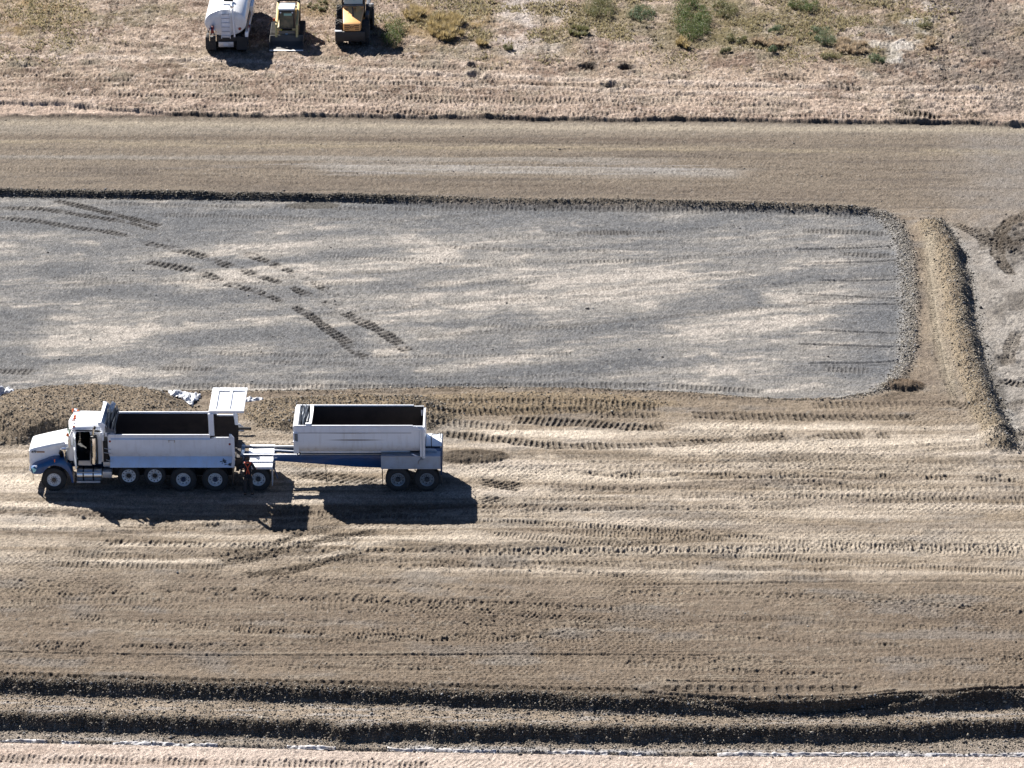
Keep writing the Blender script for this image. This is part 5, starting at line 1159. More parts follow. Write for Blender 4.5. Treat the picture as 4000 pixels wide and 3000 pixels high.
# ---------------------------------------------------------------- PLASTIC SHEETS sticking out of the fill
PLASTIC = mat('white_plastic', (.60, .62, .66), .35, 0, .3, dirt=(.10, .10, .11), dirt_amt=.7, nscale=3)
def crumple(name, label, cat, outline, z, hh, seed, m_=PLASTIC, group=None, lift=.0):
    """crumpled sheet inside an outline given in photo pixels"""
    Xo, Yo = gr([p[0] for p in outline], [p[1] for p in outline], z)
    x0, x1, y0, y1 = Xo.min(), Xo.max(), Yo.min(), Yo.max(); NXs = NYs = 26
    gx_, gy_ = np.meshgrid(np.linspace(x0, x1, NXs), np.linspace(y0, y1, NYs))
    d = segdist(gx_.ravel(), gy_.ravel(), (Xo, Yo)); ii = d > -.04
    zz = gz(gx_.ravel(), gy_.ravel()) + lift + hh * (np.abs(fbm(gx_.ravel() / .28, gy_.ravel() / .35, seed, 3)) * 1.6 + .12) * np.clip(d / .12 + .35, .1, 1)
    vs = np.stack([gx_.ravel(), gy_.ravel(), zz], 1); fs = []
    for j in range(NYs - 1):
        for i in range(NXs - 1):
            q = [j * NXs + i, j * NXs + i + 1, (j + 1) * NXs + i + 1, (j + 1) * NXs + i]
            if all(ii[k] for k in q): fs.append(tuple(q))
    mb = MB(); mb.add(vs, fs); c = (float(Xo.mean()), float(Yo.mean()), float(gz(Xo.mean(), Yo.mean())))
    o = mb.build(name, m_, None, at=c, ang=180); sol = o.modifiers.new('thick', 'SOLIDIFY'); sol.thickness = .006
    return tag(o, label, cat, group)
crumple('plastic_sheet', 'crumpled white plastic sheet lying between brown dirt mound and raised tailgate', 'plastic sheet', [(655, 1530), (690, 1540), (760, 1545), (785, 1548), (775, 1570), (757, 1580), (752, 1603), (735, 1592), (712, 1568), (670, 1558)], -.05, .26, 21)
crumple('plastic_sheet', 'small silver and white plastic scrap at the left edge of the photo beside dirt mound', 'plastic sheet', [(-30, 1540), (48, 1523), (56, 1545), (50, 1552), (10, 1552), (-30, 1575)], -.1, .22, 22)
crumple('plastic_sheet', 'narrow white plastic strip half buried right of the raised tailgate', 'plastic sheet', [(953, 1562), (1015, 1562), (1030, 1570), (1000, 1574), (953, 1578)], -.1, .14, 23)
crumple('plastic_bag', 'white plastic bag lying on black pipe behind the dump truck body', 'plastic bag', [(926, 1664), (948, 1658), (952, 1674), (930, 1676)], .1, .35, 24)
a0 = gr(905, 1680, .15); a1 = gr(982, 1684, .12)
pp = MB().tube([(float(a0[0]), float(a0[1]), .22), (float((a0[0] + a1[0]) / 2), float(a0[1]) - .05, .26), (float(a1[0]), float(a1[1]), .24)], .07, 12).build('pipe', BLACK, None, at=(float(a0[0]), float(a0[1]), .1))
tag(pp, 'black plastic pipe poking out of rubble behind the dump truck body', 'pipe')
# long torn liner along the lower trench
def liner_strip(label, pts, z, wd, seed, m_, rag=.5):
    Xc, Yc = gr([p[0] for p in pts], [p[1] for p in pts], z); n_ = 700; xs = np.linspace(Xc.min(), Xc.max(), n_); ys = np.interp(xs, Xc, Yc)
    rows = 7; vs = []; 
    for j in range(rows):
        v = j / (rows - 1) - .5
        w_ = wd * (.55 + .9 * np.abs(fbm(xs / 1.3, xs * 0 + seed, seed, 4))); yj = ys + v * w_ + .05 * fbm(xs / .4, xs * 0 + 9, seed + 3, 3)
        zz = gz(xs, yj) + .012 + .07 * np.abs(fbm(xs / .35, yj / .12 + j, seed + 5, 3)); vs.append(np.stack([xs, yj, zz], 1))
    keep = fbm(xs / 2.0, xs * 0 + 3, seed + 9, 4) > -rag
    vs = np.concatenate(vs); fs = [(j * n_ + i, j * n_ + i + 1, (j + 1) * n_ + i + 1, (j + 1) * n_ + i) for j in range(rows - 1) for i in range(n_ - 1) if keep[i]]
    mb = MB(); mb.add(vs, fs); c = (float(xs[n_ // 2]), float(ys[n_ // 2]), z); o = mb.build('plastic_liner', m_, None, at=c, ang=180)
    sol = o.modifiers.new('thick', 'SOLIDIFY'); sol.thickness = .005
    tag(o, label, 'plastic liner')
LIN = mat('liner_white', (.46, .46, .48), .5, 0, .1, dirt=(.22, .18, .15), dirt_amt=1.0, nscale=2.2)
liner_strip('torn white plastic liner along the pale ground at the bottom edge of the photo', [(-200, 2888), (0, 2892), (700, 2906), (1400, 2926), (2600, 2946), (4100, 2950)], Z_L2, .26, 41, LIN, .02)

# ---------------------------------------------------------------- TOP OF THE FRAME: water truck, track loader, telehandler
def G(px, py, z=Z_FIELD): a, b_ = gr(px, py, z); return float(a), float(b_)
# water truck, seen from behind
wxx, wyy = G(884, 208); W = thing('water_truck', 'white water tank truck parked on the field, seen from behind', 'water truck', (wxx, wyy, Z_FIELD))
zz0 = Z_FIELD
def L2(x_, y_, z_): return (wxx + x_, wyy + y_, zz0 + z_)
def bx(par, name, m_, x0, x1, y0, y1, z0, z1, bev=.012, O=None):
    ox, oy, oz = O if O else (wxx, wyy, zz0)
    return MB().box(ox + x0, ox + x1, oy + y0, oy + y1, oz + z0, oz + z1).build(name, m_, par, bev)
def ell(y_, rx, rz, zc, n_=36): return [L2(rx * math.cos(a), y_, zc + rz * math.sin(a)) for a in [2 * math.pi * k / n_ for k in range(n_)]]
zc = 1.83; rx, rz = 1.21, .80
MB().loft([ell(-.10, rx * .5, rz * .5, zc), ell(-.06, rx * .85, rz * .85, zc), ell(-.0, rx * .97, rz * .97, zc), ell(.06, rx, rz, zc), ell(5.6, rx, rz, zc), ell(5.75, rx * .7, rz * .7, zc)]).build('tank', mat('tank_white', (.78, .78, .78), .35, 0, .5, dirt=(.58, .54, .48), dirt_amt=.4, nscale=1.2), W, ang=28)
bx(W, 'manhole', BLACK, -.18, .36, 1.45, 1.75, 2.66, 2.80, .03); bx(W, 'manhole_box', WHITE, -.18, .34, .9, 1.44, 2.58, 2.70, .03)
lr = MB()
for sx_ in (-.23, .27): lr.tube([L2(sx_, -.2, .95), L2(sx_, -.2, 2.45), L2(sx_, -.02, 2.72)], .022, 6)
lad = lr.build('ladder', WHITE, W)
rn = MB()
for k in range(6): rn.tube([L2(-.23, -.2, 1.1 + .26 * k), L2(.27, -.2, 1.1 + .26 * k)], .016, 6)
rn.build('ladder_rung', ALUP, lad); bx(W, 'ladder_plate', WHITE_TUB, -.2, .24, -.16, -.10, 1.0, 2.35, 0)
MB().tube([L2(.42, -.05, 2.72), L2(.43, -.14, 2.4), L2(.48, -.18, 1.6), L2(.52, -.2, 1.05)], .05, 10).build('fill_pipe', WHITE, W)
MB().lathe(L2(.40, -.12, 2.85), (0, -1, .1), [(0, .12), (.03, .11), (.04, .01)], 14).build('work_lamp', ALU, W)
rl = MB().lathe(L2(-.72, -.42, 1.55), (1, 0, 0), [(-.13, .05), (-.13, .27), (-.11, .27), (-.11, .20), (.11, .20), (.11, .27), (.13, .27), (.13, .05)], 22, False).build('hose_reel', CHROME, W)
MB().lathe(L2(-.72, -.42, 1.55), (1, 0, 0), [(-.10, .19), (-.05, .23), (.05, .23), (.10, .19)], 20).build('hose', mat('red_hose', (.16, .01, .015), .6), rl)
fr = MB()
for sx_ in (-.9, -.52): fr.tube([L2(sx_, -.25, .9), L2(sx_, -.5, .9), L2(sx_, -.5, 1.5)], .025, 6)
fr.tube([L2(-.9, -.5, 1.25), L2(-.52, -.5, 1.25)], .025, 6).build('reel_frame', CHROME, W)
for sx_ in (-.86, .82): MB().lathe(L2(sx_, -.06, 1.50 if sx_ > 0 else 1.48), (0, -1, 0), [(0, .09), (.04, .085), (.05, .01)], 14).build('tail_light', REDL, W)
bx(W, 'bumper', ALUP, -.42, .44, -.15, -.05, .42, .72); bx(W, 'licence_plate', WHITE_TUB, -.13, .14, -.17, -.152, .50, .64, 0)
bx(W, 'rear_frame', BLACK, -.9, .9, -.05, .1, .72, 1.02); bx(W, 'frame_rail', BLACK, -.45, .45, .1, 8.2, .6, 1.0); bx(W, 'underbody_filler', BLACK, -.85, .85, .4, 5.5, .22, .95, .05)  # dark box added below the tank so the gap reads as shade
for sx_ in (-1.17, .62):
    bx(W, 'mud_flap', RUBBER, sx_, sx_ + .60, -.10, -.07, .25, 1.0, 0)
def simple_wheel(par, O, x_, y_, R, wd, lug=0, rimm=None, z_=None):
    ox, oy, oz = O; z_ = R if z_ is None else z_; c = (ox + x_, oy + y_, oz + z_); s_ = 1
    wo = MB().lathe(c, (1, 0, 0), [(-wd / 2 + .03, R * .58), (-wd / 2 + .07, R * .5), (-wd / 2 + .1, .02)], 20, False)
    wo.lathe(c, (1, 0, 0), [(wd / 2 - .03, R * .58), (wd / 2 - .07, R * .5), (wd / 2 - .1, .02)], 20, False); wo = wo.build('wheel', rimm or RIM, par, at=c)
    t_ = MB().lathe(c, (1, 0, 0), [(-wd / 2 + .03, R * .56), (-wd / 2, R * .8), (-wd / 2 + .03, R * .97), (-wd / 4, R), (wd / 4, R), (wd / 2 - .03, R * .97), (wd / 2, R * .8), (wd / 2 - .03, R * .56)], 32, False)
    if lug:
        nl = lug
        for k in range(nl):
            for sd_ in (-1, 1):
                a = 2 * math.pi * (k + (.5 if sd_ > 0 else 0)) / nl; P = []
                for rr_ in (R * .96, R * 1.045):
                    for (q, da) in ((0.0, -.13 + .0), (sd_ * wd * .5, .10), (sd_ * wd * .5, .22), (0.0, .0)):
                        P.append((c[0] + q, c[1] + math.cos(a + da) * rr_, c[2] + math.sin(a + da) * rr_))
                t_.hexa(P[:4], P[4:])
    t_.build('tyre', RUBBER, wo, at=c)
    return wo
OW = (wxx, wyy, zz0)
for x_, y_ in ((-1.03, .55), (-.72, .55), (.72, .55), (1.03, .55), (-1.03, 1.8), (1.03, 1.8), (-1.03, 7.2), (1.03, 7.2)): simple_wheel(W, OW, x_, y_, .52, .29)
MB().plate([L2(1.10, .0, .95), L2(1.28, .1, .95), L2(1.30, 5.2, .95), L2(1.12, 5.2, .95)], (0, 0, .30)).build('side_locker', WHITE, W, .02)
MB().plate([L2(1.205, .3, 1.45), L2(1.225, .3, 1.25), L2(1.225, 5.4, 1.25), L2(1.205, 5.4, 1.45)], (.015, 0, 0)).build('side_stripe', mat('rust_stripe', (.20, .12, .08), .7), W)
MB().lathe(L2(1.27, .9, 1.35), (1, 0, 0), [(0, .09), (.05, .08)], 12).build('side_lamp', REDL, W)
bx(W, 'valve_box', mat('valve_blue', (.03, .05, .12), .5), 1.22, 1.34, 1.3, 1.6, .95, 1.25, .01)
bx(W, 'side_tank', WHITE, 1.16, 1.38, 3.6, 5.4, 1.2, 1.75, .06)
MB().loft([[L2(x_, 6.0, z_) for x_, z_ in ((-1.15, .9), (-1.2, 2.3), (-1.0, 2.75), (1.0, 2.75), (1.2, 2.3), (1.15, .9))], [L2(x_, 7.7, z_) for x_, z_ in ((-1.15, .9), (-1.15, 2.0), (-.9, 2.7), (.9, 2.7), (1.15, 2.0), (1.15, .9))]]).build('cab', WHITE, W, .04)
bx(W, 'hood', WHITE, -1.0, 1.0, 7.72, 9.0, .8, 1.8, .12)
for sx_ in (-1.45, 1.33):
    bx(W, 'mirror', BLACK, sx_, sx_ + .12, 5.6, 5.75, 1.75, 2.4, .02); MB().tube([L2(sx_ + .06, 5.7, 2.3), L2(math.copysign(1.1, sx_), 6.1, 2.5)], .02, 6).build('mirror_arm', BLACK, W)

# compact track loader, facing the camera
lx, ly = G(1118, 192); LO = (lx, ly, Z_FIELD)
Ld = thing('track_loader', 'yellow compact track loader facing the camera between water truck and telehandler', 'track loader', LO)
def lb(name, m_, x0, x1, y0, y1, z0, z1, bev=.015, par=None): return bx(par or Ld, name, m_, x0, x1, y0, y1, z0, z1, bev, LO)
def LL(x_, y_, z_): return (lx + x_, ly + y_, Z_FIELD + z_)
# bucket
LG = mat('bucket_dark', (.05, .048, .045), .5, dirt=(.10, .085, .07), dirt_amt=.6)
MB().prism_x([(ly - .30, Z_FIELD + .04), (ly + .50, Z_FIELD + .04), (ly + .75, Z_FIELD + .25), (ly + .78, Z_FIELD + .62), (ly + .72, Z_FIELD + .62), (ly + .68, Z_FIELD + .28), (ly + .46, Z_FIELD + .10), (ly - .30, Z_FIELD + .07)], lx - .98, lx + .98).build('bucket', LG, Ld, .008)
for sx_ in (-.98, .95): MB().plate([LL(sx_, -.28, .05), LL(sx_, .50, .05), LL(sx_, .76, .25), LL(sx_, .76, .62), LL(sx_, .3, .5)], (.03, 0, 0)).build('bucket_side', LG, Ld)
lb('cutting_edge', mat('sunlit_edge_pale', (.75, .73, .70), .5), -.95, 1.0, -.48, -.28, .03, .06, .005)  # pale colour stands for the sunlit strip along the bucket
# tracks
for sx_ in (-.98, .56):
    P = []; 
    for k in range(12): a = math.pi / 2 + math.pi * k / 11; P.append((ly + 1.25 + .30 * math.cos(a) * 1.0, .34 + .30 * math.sin(a)))
    for k in range(12): a = -math.pi / 2 + math.pi * k / 11; P.append((ly + 3.1 + .36 * math.cos(a), .40 + .36 * math.sin(a)))
    tk = MB().prism_x([(a, Z_FIELD + b_) for a, b_ in P], lx + sx_, lx + sx_ + .42).build('rubber_track', RUBBER, Ld)
    lg = MB()
    for k in range(9): z_ = .06 + k * .075; lg.box(lx + sx_ + .03, lx + sx_ + .39, ly + .90 + .12 * abs(k - 3.6) / 3.6 * abs(k - 3.6) / 3.6, ly + .97 + .12 * abs(k - 3.6) / 3.6 * abs(k - 3.6) / 3.6, Z_FIELD + z_, Z_FIELD + z_ + .035)
    for k in range(12): lg.box(lx + sx_ + .03, lx + sx_ + .39, ly + 1.3 + k * .15, ly + 1.36 + k * .15, Z_FIELD + .64 + .01 * k, Z_FIELD + .68 + .01 * k)
    lg.build('track_lug', RUBBER, tk)
lb('lower_body', CATYEL, -.55, .55, 1.0, 3.2, .30, .95, .05); lb('front_plate', LOADGREY, -.52, .50, .92, .99, .35, .80, .03)
lb('cab', BLACK, -.44, .44, 1.05, 2.7, .80, 2.02, .05); lb('cab_roof', mat('cab_roof_pale', (.60, .66, .72), .35, 0, .4), -.47, .47, .98, 2.1, 2.03, 2.13, .04)
lb('windshield', GLASSD, -.37, .37, 1.035, 1.048, .98, 1.92, .0); lb('sticker', mat('pale_green', (.28, .50, .42), .4), -.16, .30, 1.028, 1.034, 1.70, 1.84, 0)
lb('door_bar', BLACK, -.33, .33, 1.0, 1.03, .80, .97, .02)
for sx_ in (-.34, .34): MB().lathe(LL(sx_, .98, 1.90), (0, -1, 0), [(0, .05), (.02, .04)], 10).build('work_light', LENS, Ld)
for sx_ in (-.66, .54):
    MB().prism_x([(ly + .55, Z_FIELD + .55), (ly + .72, Z_FIELD + .50), (ly + 1.0, Z_FIELD + 1.0), (ly + 3.6, Z_FIELD + 1.80), (ly + 3.6, Z_FIELD + 2.0), (ly + .95, Z_FIELD + 1.20)], lx + sx_, lx + sx_ + .13).build('lift_arm', mat('arm_yellow', (.62, .47, .18), .45, 0, .2), Ld, .015)
    lb('rear_tower', BLACK, sx_, sx_ + .14, 3.2, 3.75, .6, 1.99, .02)
lb('rear_crossbar', BLACK, -.66, .67, 3.62, 3.78, 1.80, 1.98, .02); lb('engine_cover', CATYEL, -.5, .5, 2.72, 3.7, .96, 1.55, .06)
lb('headlight', mat('yellow_lamp', (.9, .7, .02), .3), -.33, -.27, .90, .93, .86, .92, .01); lb('signal', ORANGE, -.80, -.68, 1.3, 1.36, 1.28, 1.45, .01)
lb('hydraulic_box', BLACK, .56, .72, .95, 1.3, .62, 1.12, .02); lb('badge', mat('badge_blue', (.3, .42, .5), .4), -.08, .06, .90, .918, .60, .68, 0)

# telehandler / wheeled loader, rear towards the camera
hx_, hy_ = G(1376, 188); HO = (hx_, hy_, Z_FIELD)
Hd = thing('wheeled_loader', 'yellow wheeled loader with big chevron tyres, engine cover towards camera, right of track loader', 'wheel loader', HO)
def hb(name, m_, x0, x1, y0, y1, z0, z1, bev=.02, par=None): return bx(par or Hd, name, m_, x0, x1, y0, y1, z0, z1, bev, HO)
def HH(x_, y_, z_): return (hx_ + x_, hy_ + y_, Z_FIELD + z_)
simple_wheel(Hd, HO, -.76, .95, .70, .46, 18, YELLOW); simple_wheel(Hd, HO, .76, .95, .70, .46, 18, YELLOW)
simple_wheel(Hd, HO, -.80, 3.85, .70, .46, 18, YELLOW); simple_wheel(Hd, HO, .92, 3.85, .70, .46, 18, YELLOW)
hb('counterweight', BLACK, -.98, .74, .0, .75, .40, .98, .03)
hb('counterweight_end', mat('grey_plate', (.42, .44, .47), .5), -1.0, -.60, -.02, .6, .985, 1.02, .01)
MB().loft([[HH(-.50, .12, .98), HH(.48, .12, .98), HH(.48, .12, 1.42), HH(-.50, .12, 1.42)], [HH(-.52, .35, .98), HH(.52, .35, .98), HH(.52, .35, 1.50), HH(-.52, .35, 1.50)],
           [HH(-.60, 2.1, .98), HH(.66, 2.1, .98), HH(.66, 2.1, 1.80), HH(-.60, 2.1, 1.80)]]).build('engine_cover', YELLOW, Hd, .05)
for (x0, x1, y0, y1, z0, z1) in ((-.30, -.02, .75, 2.1, 1.60, 1.92), (.18, .48, 1.3, 2.1, 1.75, 1.95)):
    MB().plate([HH(x0, y0, z0 - .1), HH(x1, y0 + .2, z0 - .1), HH(x1, y1, z1), HH(x0, y1, z1)], (0, 0, -.12)).build('cover_rib', YELLOW, Hd, .02)
for z_, w_ in ((1.33, .30), (1.22, .27), (1.11, .24)): hb('vent_slot', mat('vent_dark', (.16, .05, .01), .6), -.43, -.43 + w_, .112, .122, z_ - .028, z_ + .028, 0)
for z_, w_ in ((1.33, .30), (1.22, .27), (1.11, .24)): hb('vent_slot', MATS['vent_dark'], .41 - w_, .41, .112, .122, z_ - .028, z_ + .028, 0)
text(Hd, 'JCB', HH(-.01, .108, 1.22), .17, MATS['vent_dark'], (math.pi / 2, 0, 0), 'lettering', .004, 1.0, .006)
MB().tube([HH(.02, 1.05, 1.62), HH(.02, 1.05, 1.98), HH(-.02, 1.12, 2.12)], [.07, .05, .045], 10).build('exhaust_pipe', BLACK, Hd)
hb('cab', BLACK, -.66, .66, 2.15, 3.5, 1.0, 2.10, .03); hb('cab_glass', mat('cab_glass', (.35, .50, .52), .15, 0, .5), -.52, .55, 2.135, 2.148, 2.02, 2.72, 0)
for sx_ in (-.66, .56): hb('cab_post', BLACK, sx_, sx_ + .11, 2.12, 2.24, 2.0, 2.85, .02)
hb('cab_sill', mat('cab_sill', (.10, .11, .12), .4), -.62, .62, 2.05, 2.14, 1.90, 2.00, .02); hb('cab_roof', YELLOW, -.7, .7, 2.1, 3.5, 2.85, 2.98, .05); hb('cab_rear', YELLOW, -.6, .62, 2.08, 2.14, 1.3, 1.88, .02)
hb('loader_boom', BLACK, .72, .94, 1.3, 4.6, 1.25, 1.60, .03); hb('boom_carriage', RUBBER, .72, 1.05, 2.5, 3.1, 1.0, 1.75, .05)
hb('underbody_filler', BLACK, -.55, .55, .3, 4.3, .3, 1.0, .05); hb('front_axle', BLACK, -.8, .8, 3.7, 4.0, .5, .9); hb('chassis', BLACK, -.4, .4, .7, 4.2, .5, 1.1)
hb('front_boom', YELLOW, -.3, .3, 4.2, 6.0, .6, 1.2)
for z_, r_ in ((1.42, 0), ): MB().lathe(HH(1.06, 3.0, 1.0), (1, 0, 0), [(0, .5), (.08, .5)], 24).build('wheel_guard', RUBBER, Hd, .02)
for k in range(8):
    q = [(-.9, 1.3), (-.8, 1.7), (.85, 2.9), (1.0, 3.2), (.9, 2.7), (1.1, 2.9), (.8, 2.2), (-.85, 1.5)][k]
    hb('hydraulic_block', STEELD if k % 2 else BLACK, q[0] - .08, q[0] + .08, q[1] - .1, q[1] + .1, 1.42 + .04 * k, 1.62 + .04 * k, .03) if k in (2, 3, 4, 5) else None

# ---------------------------------------------------------------- WEEDS
def leafmat(name, c1, c2):
    m = bpy.data.materials.new(name); m.use_nodes = True; n = m.node_tree.nodes; l = m.node_tree.links; b = n['Principled BSDF']; b.inputs['Roughness'].default_value = .7
    g = n.new('ShaderNodeNewGeometry'); t = n.new('ShaderNodeTexNoise'); t.inputs['Scale'].default_value = 6; l.new(g.outputs['Position'], t.inputs['Vector'])
    ad = n.new('ShaderNodeMath'); ad.operation = 'MULTIPLY_ADD'; ad.inputs[1].default_value = .5; l.new(g.outputs['Random Per Island'], ad.inputs[0]); l.new(t.outputs[0], ad.inputs[2])
    mr = n.new('ShaderNodeMapRange'); mr.inputs[1].default_value = .4; mr.inputs[2].default_value = 1.0; l.new(ad.outputs[0], mr.inputs[0])
    mx = n.new('ShaderNodeMix'); mx.data_type = 'RGBA'; mx.inputs['A'].default_value = (*c1, 1); mx.inputs['B'].default_value = (*c2, 1); l.new(mr.outputs[0], mx.inputs['Factor']); l.new(mx.outputs['Result'], b.inputs['Base Color'])
    tl = n.new('ShaderNodeBsdfTranslucent'); ms_ = n.new('ShaderNodeMixShader'); ms_.inputs[0].default_value = .4; l.new(mx.outputs['Result'], tl.inputs[0])
    l.new(b.outputs[0], ms_.inputs[1]); l.new(tl.outputs[0], ms_.inputs[2]); l.new(ms_.outputs[0], n['Material Output'].inputs[0])
    return m
GRN = leafmat('leaf_green', (.045, .075, .02), (.12, .145, .05)); OLV = leafmat('leaf_olive', (.08, .085, .035), (.20, .19, .09))
GLD = leafmat('grass_gold', (.22, .17, .075), (.42, .33, .17)); DKG = leafmat('leaf_dark', (.05, .085, .04), (.14, .17, .09)); DRY = leafmat('dry_brown', (.22, .17, .11), (.48, .38, .27))
def blades(P, H_, N, seed, spread=.25, wd=.012):
    r = np.random.default_rng(seed); i = r.integers(0, len(P), N); p = P[i] + np.stack([r.normal(0, .02, N), r.normal(0, .02, N), np.zeros(N)], 1)
    hh = H_[i] * r.uniform(.35, 1.1, N); a = r.uniform(0, 6.28, N); ln = r.uniform(0, spread, N) + .05
    up = np.stack([np.cos(a) * ln * hh * 1.5, np.sin(a) * ln * hh * 1.5, hh], 1); s_ = np.stack([-np.sin(a + r.uniform(-.5, .5, N)), np.cos(a), 0 * a], 1) * wd * r.uniform(.6, 1.6, N)[:, None]
    V = np.stack([p - s_, p + s_, p + up * .6 + s_, p + up * .6 - s_, p + up * .62 + s_ * .9, p + up + s_ * .1, p + up - s_ * .1, p + up * .62 - s_ * .9], 1).reshape(-1, 3)
    k = np.arange(N)[:, None] * 8; q = np.concatenate([k + np.array([[0, 1, 2, 3]]), k + np.array([[7, 4, 5, 6]])]); return V, q
def leafballs(P, R_, N, seed, size=.035):
    r = np.random.default_rng(seed); i = r.integers(0, len(P), N); d = r.normal(0, 1, (N, 3)); d /= np.linalg.norm(d, axis=1)[:, None]
    p = P[i] + d * (R_[i] * r.uniform(.3, 1.05, N) ** .6)[:, None] * np.array([1, 1, .9]); p[:, 2] = np.maximum(p[:, 2], P[i][:, 2] - R_[i] * .6)
    u = r.normal(0, 1, (N, 3)); u /= np.linalg.norm(u, axis=1)[:, None]; v = np.cross(u, d); s_ = size * r.uniform(.5, 1.5, N)[:, None]
    V = np.stack([p - u * s_, p + v * s_ * .5, p + u * s_, p - v * s_ * .5], 1).reshape(-1, 3); return V, np.arange(N * 4).reshape(N, 4)
def np_mesh(name, V, q, m_, par=None, at=(0, 0, 0)):
    me = bpy.data.meshes.new(name); V = V - np.array(at); me.vertices.add(len(V)); me.vertices.foreach_set('co', V.astype(np.float32).ravel())
    me.loops.add(q.size); me.polygons.add(len(q)); me.loops.foreach_set('vertex_index', q.astype(np.int32).ravel())
    me.polygons.foreach_set('loop_start', np.arange(0, q.size, 4, dtype=np.int32)); me.polygons.foreach_set('loop_total', np.full(len(q), 4, np.int32)); me.update()
    me.materials.append(m_); o = bpy.data.objects.new(name, me); C.objects.link(o)
    if par: o.parent = par; o.location = Vector(at) - org(par)
    else: o.location = at
    return o
def shrub(px, py, wpx, hpx, m_, label, kind, seed, name='weed', cat='weed', group=None, height=.5):
    """px, py = foot of the plant in the photo; wpx = width, hpx = depth on the picture"""
    r = np.random.default_rng(seed); cx_, cy_ = G(px, py); w_ = wpx / 66. / 2; dep = max(hpx / 20.0 / 2 - height * .9, .25)
    n_ = max(int(w_ * dep * 28), 7); a = r.uniform(0, 6.28, n_); q = np.sqrt(r.uniform(0, 1, n_)); X_ = cx_ + np.cos(a) * q * w_; Y_ = cy_ + dep + np.sin(a) * q * dep
    Zg = gz(X_, Y_); t_ = thing(name, label, cat, (cx_, cy_ + dep, float(gz(cx_, cy_ + dep))), 0, group); at_ = tuple(org(t_))
    if kind == 'leaf':
        R_ = r.uniform(.14, .30, n_) * height / .5; P = np.stack([X_, Y_, Zg + R_ * r.uniform(.5, 1.3, n_)], 1); V, q_ = leafballs(P, R_, int(n_ * 150), seed)
        np_mesh('foliage', V, q_, m_, t_, at_); V, q_ = blades(np.stack([X_, Y_, Zg], 1), R_ * 1.6, n_ * 5, seed + 1, .3, .01); np_mesh('stem', V, q_, DRY, t_, at_)
    else:
        P = np.stack([X_, Y_, Zg - .01], 1); V, q_ = blades(P, r.uniform(.5, 1.0, n_) * height, int(n_ * 120), seed, .6, .014); np_mesh('blade', V, q_, m_, t_, at_)
        V, q_ = leafballs(P + np.array([0, 0, height * .5]), np.full(n_, .2 * height / .5), n_ * 25, seed + 2, .02); np_mesh('seed_head', V, q_, DRY, t_, at_)
GW = 'green and olive weeds growing on the field'
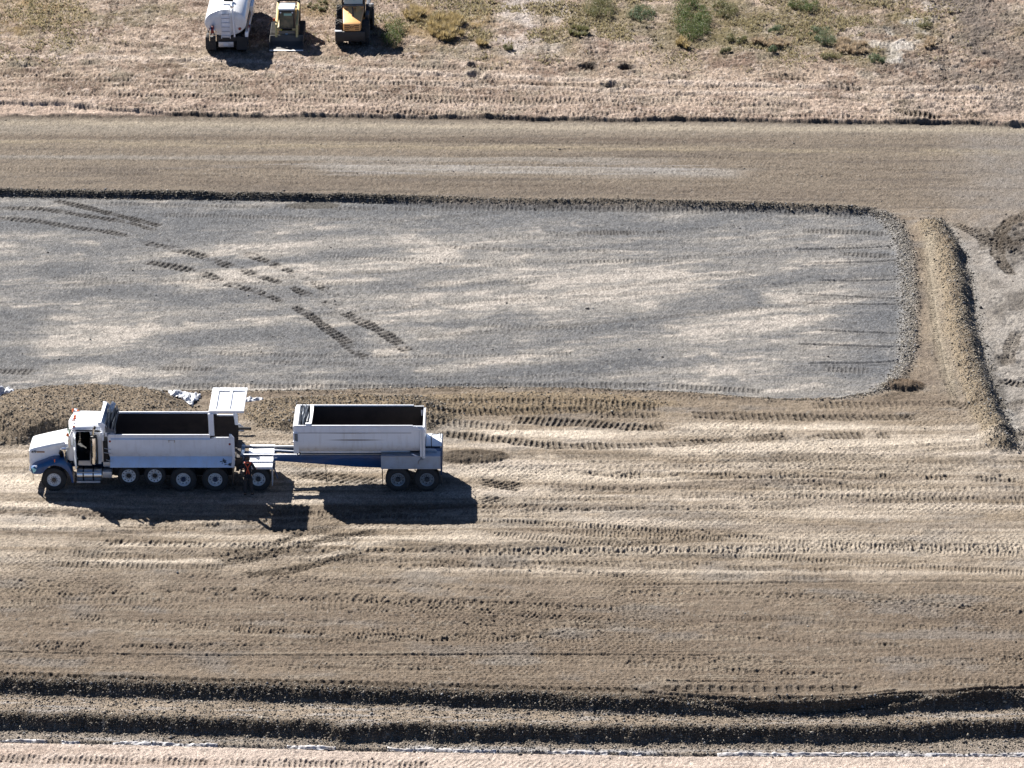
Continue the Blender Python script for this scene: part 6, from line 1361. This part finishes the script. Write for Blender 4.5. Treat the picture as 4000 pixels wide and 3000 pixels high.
WL = [
 (1530, 190, 75, 110, GRN, 'green bush half in the shadow of the yellow wheeled loader', 'leaf', .7),
 (1620, 95, 75, 75, GLD, 'small golden grass clump right of the wheeled loader, next to the larger golden clump', 'grass', .55),
 (1745, 165, 140, 120, GLD, 'largest golden dry grass clump, on field right of the wheeled loader', 'grass', .65),
 (1878, 185, 45, 28, GLD, 'low round tan tussock right of and below the golden grass clump', 'grass', .4),
 (1985, 200, 36, 24, OLV, 'tiny olive tuft on the pale stubble right of the round tan tussock', 'leaf', .4),
 (2355, 82, 120, 100, OLV, 'yellow-green weed clump at the photo top, leftmost of the green weeds', 'leaf', .7),
 (2260, 148, 70, 60, OLV, 'thin olive weeds below and left of the yellow-green clump at the photo top', 'grass', .45),
 (2510, 88, 110, 62, DKG, 'dusty grey-green weed clump left of the large bright green patch', 'leaf', .45),
 (2715, 170, 130, 190, GRN, 'largest bright green weed patch, reaching the top of the photo', 'leaf', .65),
 (2670, 205, 50, 60, GLD, 'yellowish grass fringe at lower left of the large bright green patch', 'grass', .55),
 (2835, 75, 100, 80, OLV, 'olive weed clump right beside the large bright green patch', 'leaf', .5),
 (2880, 175, 90, 50, OLV, 'dull green spreading weed below the large bright green patch, to its right', 'leaf', .4),
 (2845, 212, 55, 24, OLV, 'low olive weed, lowest one right of the yellowish grass fringe', 'leaf', .35),
 (3030, 128, 50, 45, DKG, 'small dark green weed in middle of the brown patch right of the large green patch', 'leaf', .5),
 (3150, 52, 120, 60, GRN, 'rounded green bush at the photo top, right of the other large green clumps', 'leaf', .6),
 (3182, 138, 45, 30, DKG, 'small grey-green weed just above the dark conical bush', 'leaf', .4),
 (3228, 185, 66, 70, DKG, 'dark green cone-shaped bush standing on pale stubble', 'leaf', .65),
 (3022, 212, 32, 22, DKG, 'tiny dark tuft below the brown weeds, left of the dark conical bush', 'leaf', .35),
 (3250, 240, 70, 34, OLV, 'low olive bush below the dark cone-shaped bush', 'leaf', .4),
 (3428, 252, 80, 40, DKG, 'dark green low bush at the right end of the green weeds', 'leaf', .4),
 (3020, 190, 150, 50, DRY, 'dry brown weed clump between small dark weed and tiny dark tuft', 'grass', .45),
 (3330, 215, 140, 70, DRY, 'dry brown weeds between dark cone-shaped bush and low bush at right end', 'grass', .45),
 (3610, 115, 50, 34, OLV, 'small olive tuft on the pale white stubble at upper right', 'leaf', .4),
 (3640, 195, 60, 60, DRY, 'sparse dry tuft below the small olive tuft at upper right', 'grass', .4),
 (1245, 45, 90, 46, OLV, 'flat olive weed between track loader and wheeled loader', 'leaf', .3),
]
for k, (px, py, w_, h_, m_, lb_, kd, ht) in enumerate(WL):
    shrub(px, py, w_, h_, m_, lb_, kd, 900 + k * 7, 'grass_clump' if kd == 'grass' else 'weed_bush', 'grass clump' if kd == 'grass' else 'weed', GW if kd == 'leaf' else 'dry grass clumps on the field', ht)
# thin scattered weeds nobody could count
X_, Y_, i_ = draw(m_field * (np.exp(-((px_ - 2800) / 600) ** 2) + .5 * np.exp(-((px_ - 1750) / 350) ** 2) + .35 * sst(600, 0, px_)) * sst(300, 150, py_) * sst(-.1, .5, fbm(x / 2, y / 2.5, 901, 3)), 16000)
P = np.stack([X_, Y_, gz(X_, Y_)], 1); V, q_ = blades(P, np.random.default_rng(5).uniform(.05, .22, len(P)), 70000, 77, .8, .018); o = np_mesh('weeds', V, q_, leafmat('thin_weed', (.16, .14, .08), (.40, .34, .20))); tag(o, 'thin olive and brown weeds spread between the bushes on the field', 'weeds', kind='stuff')
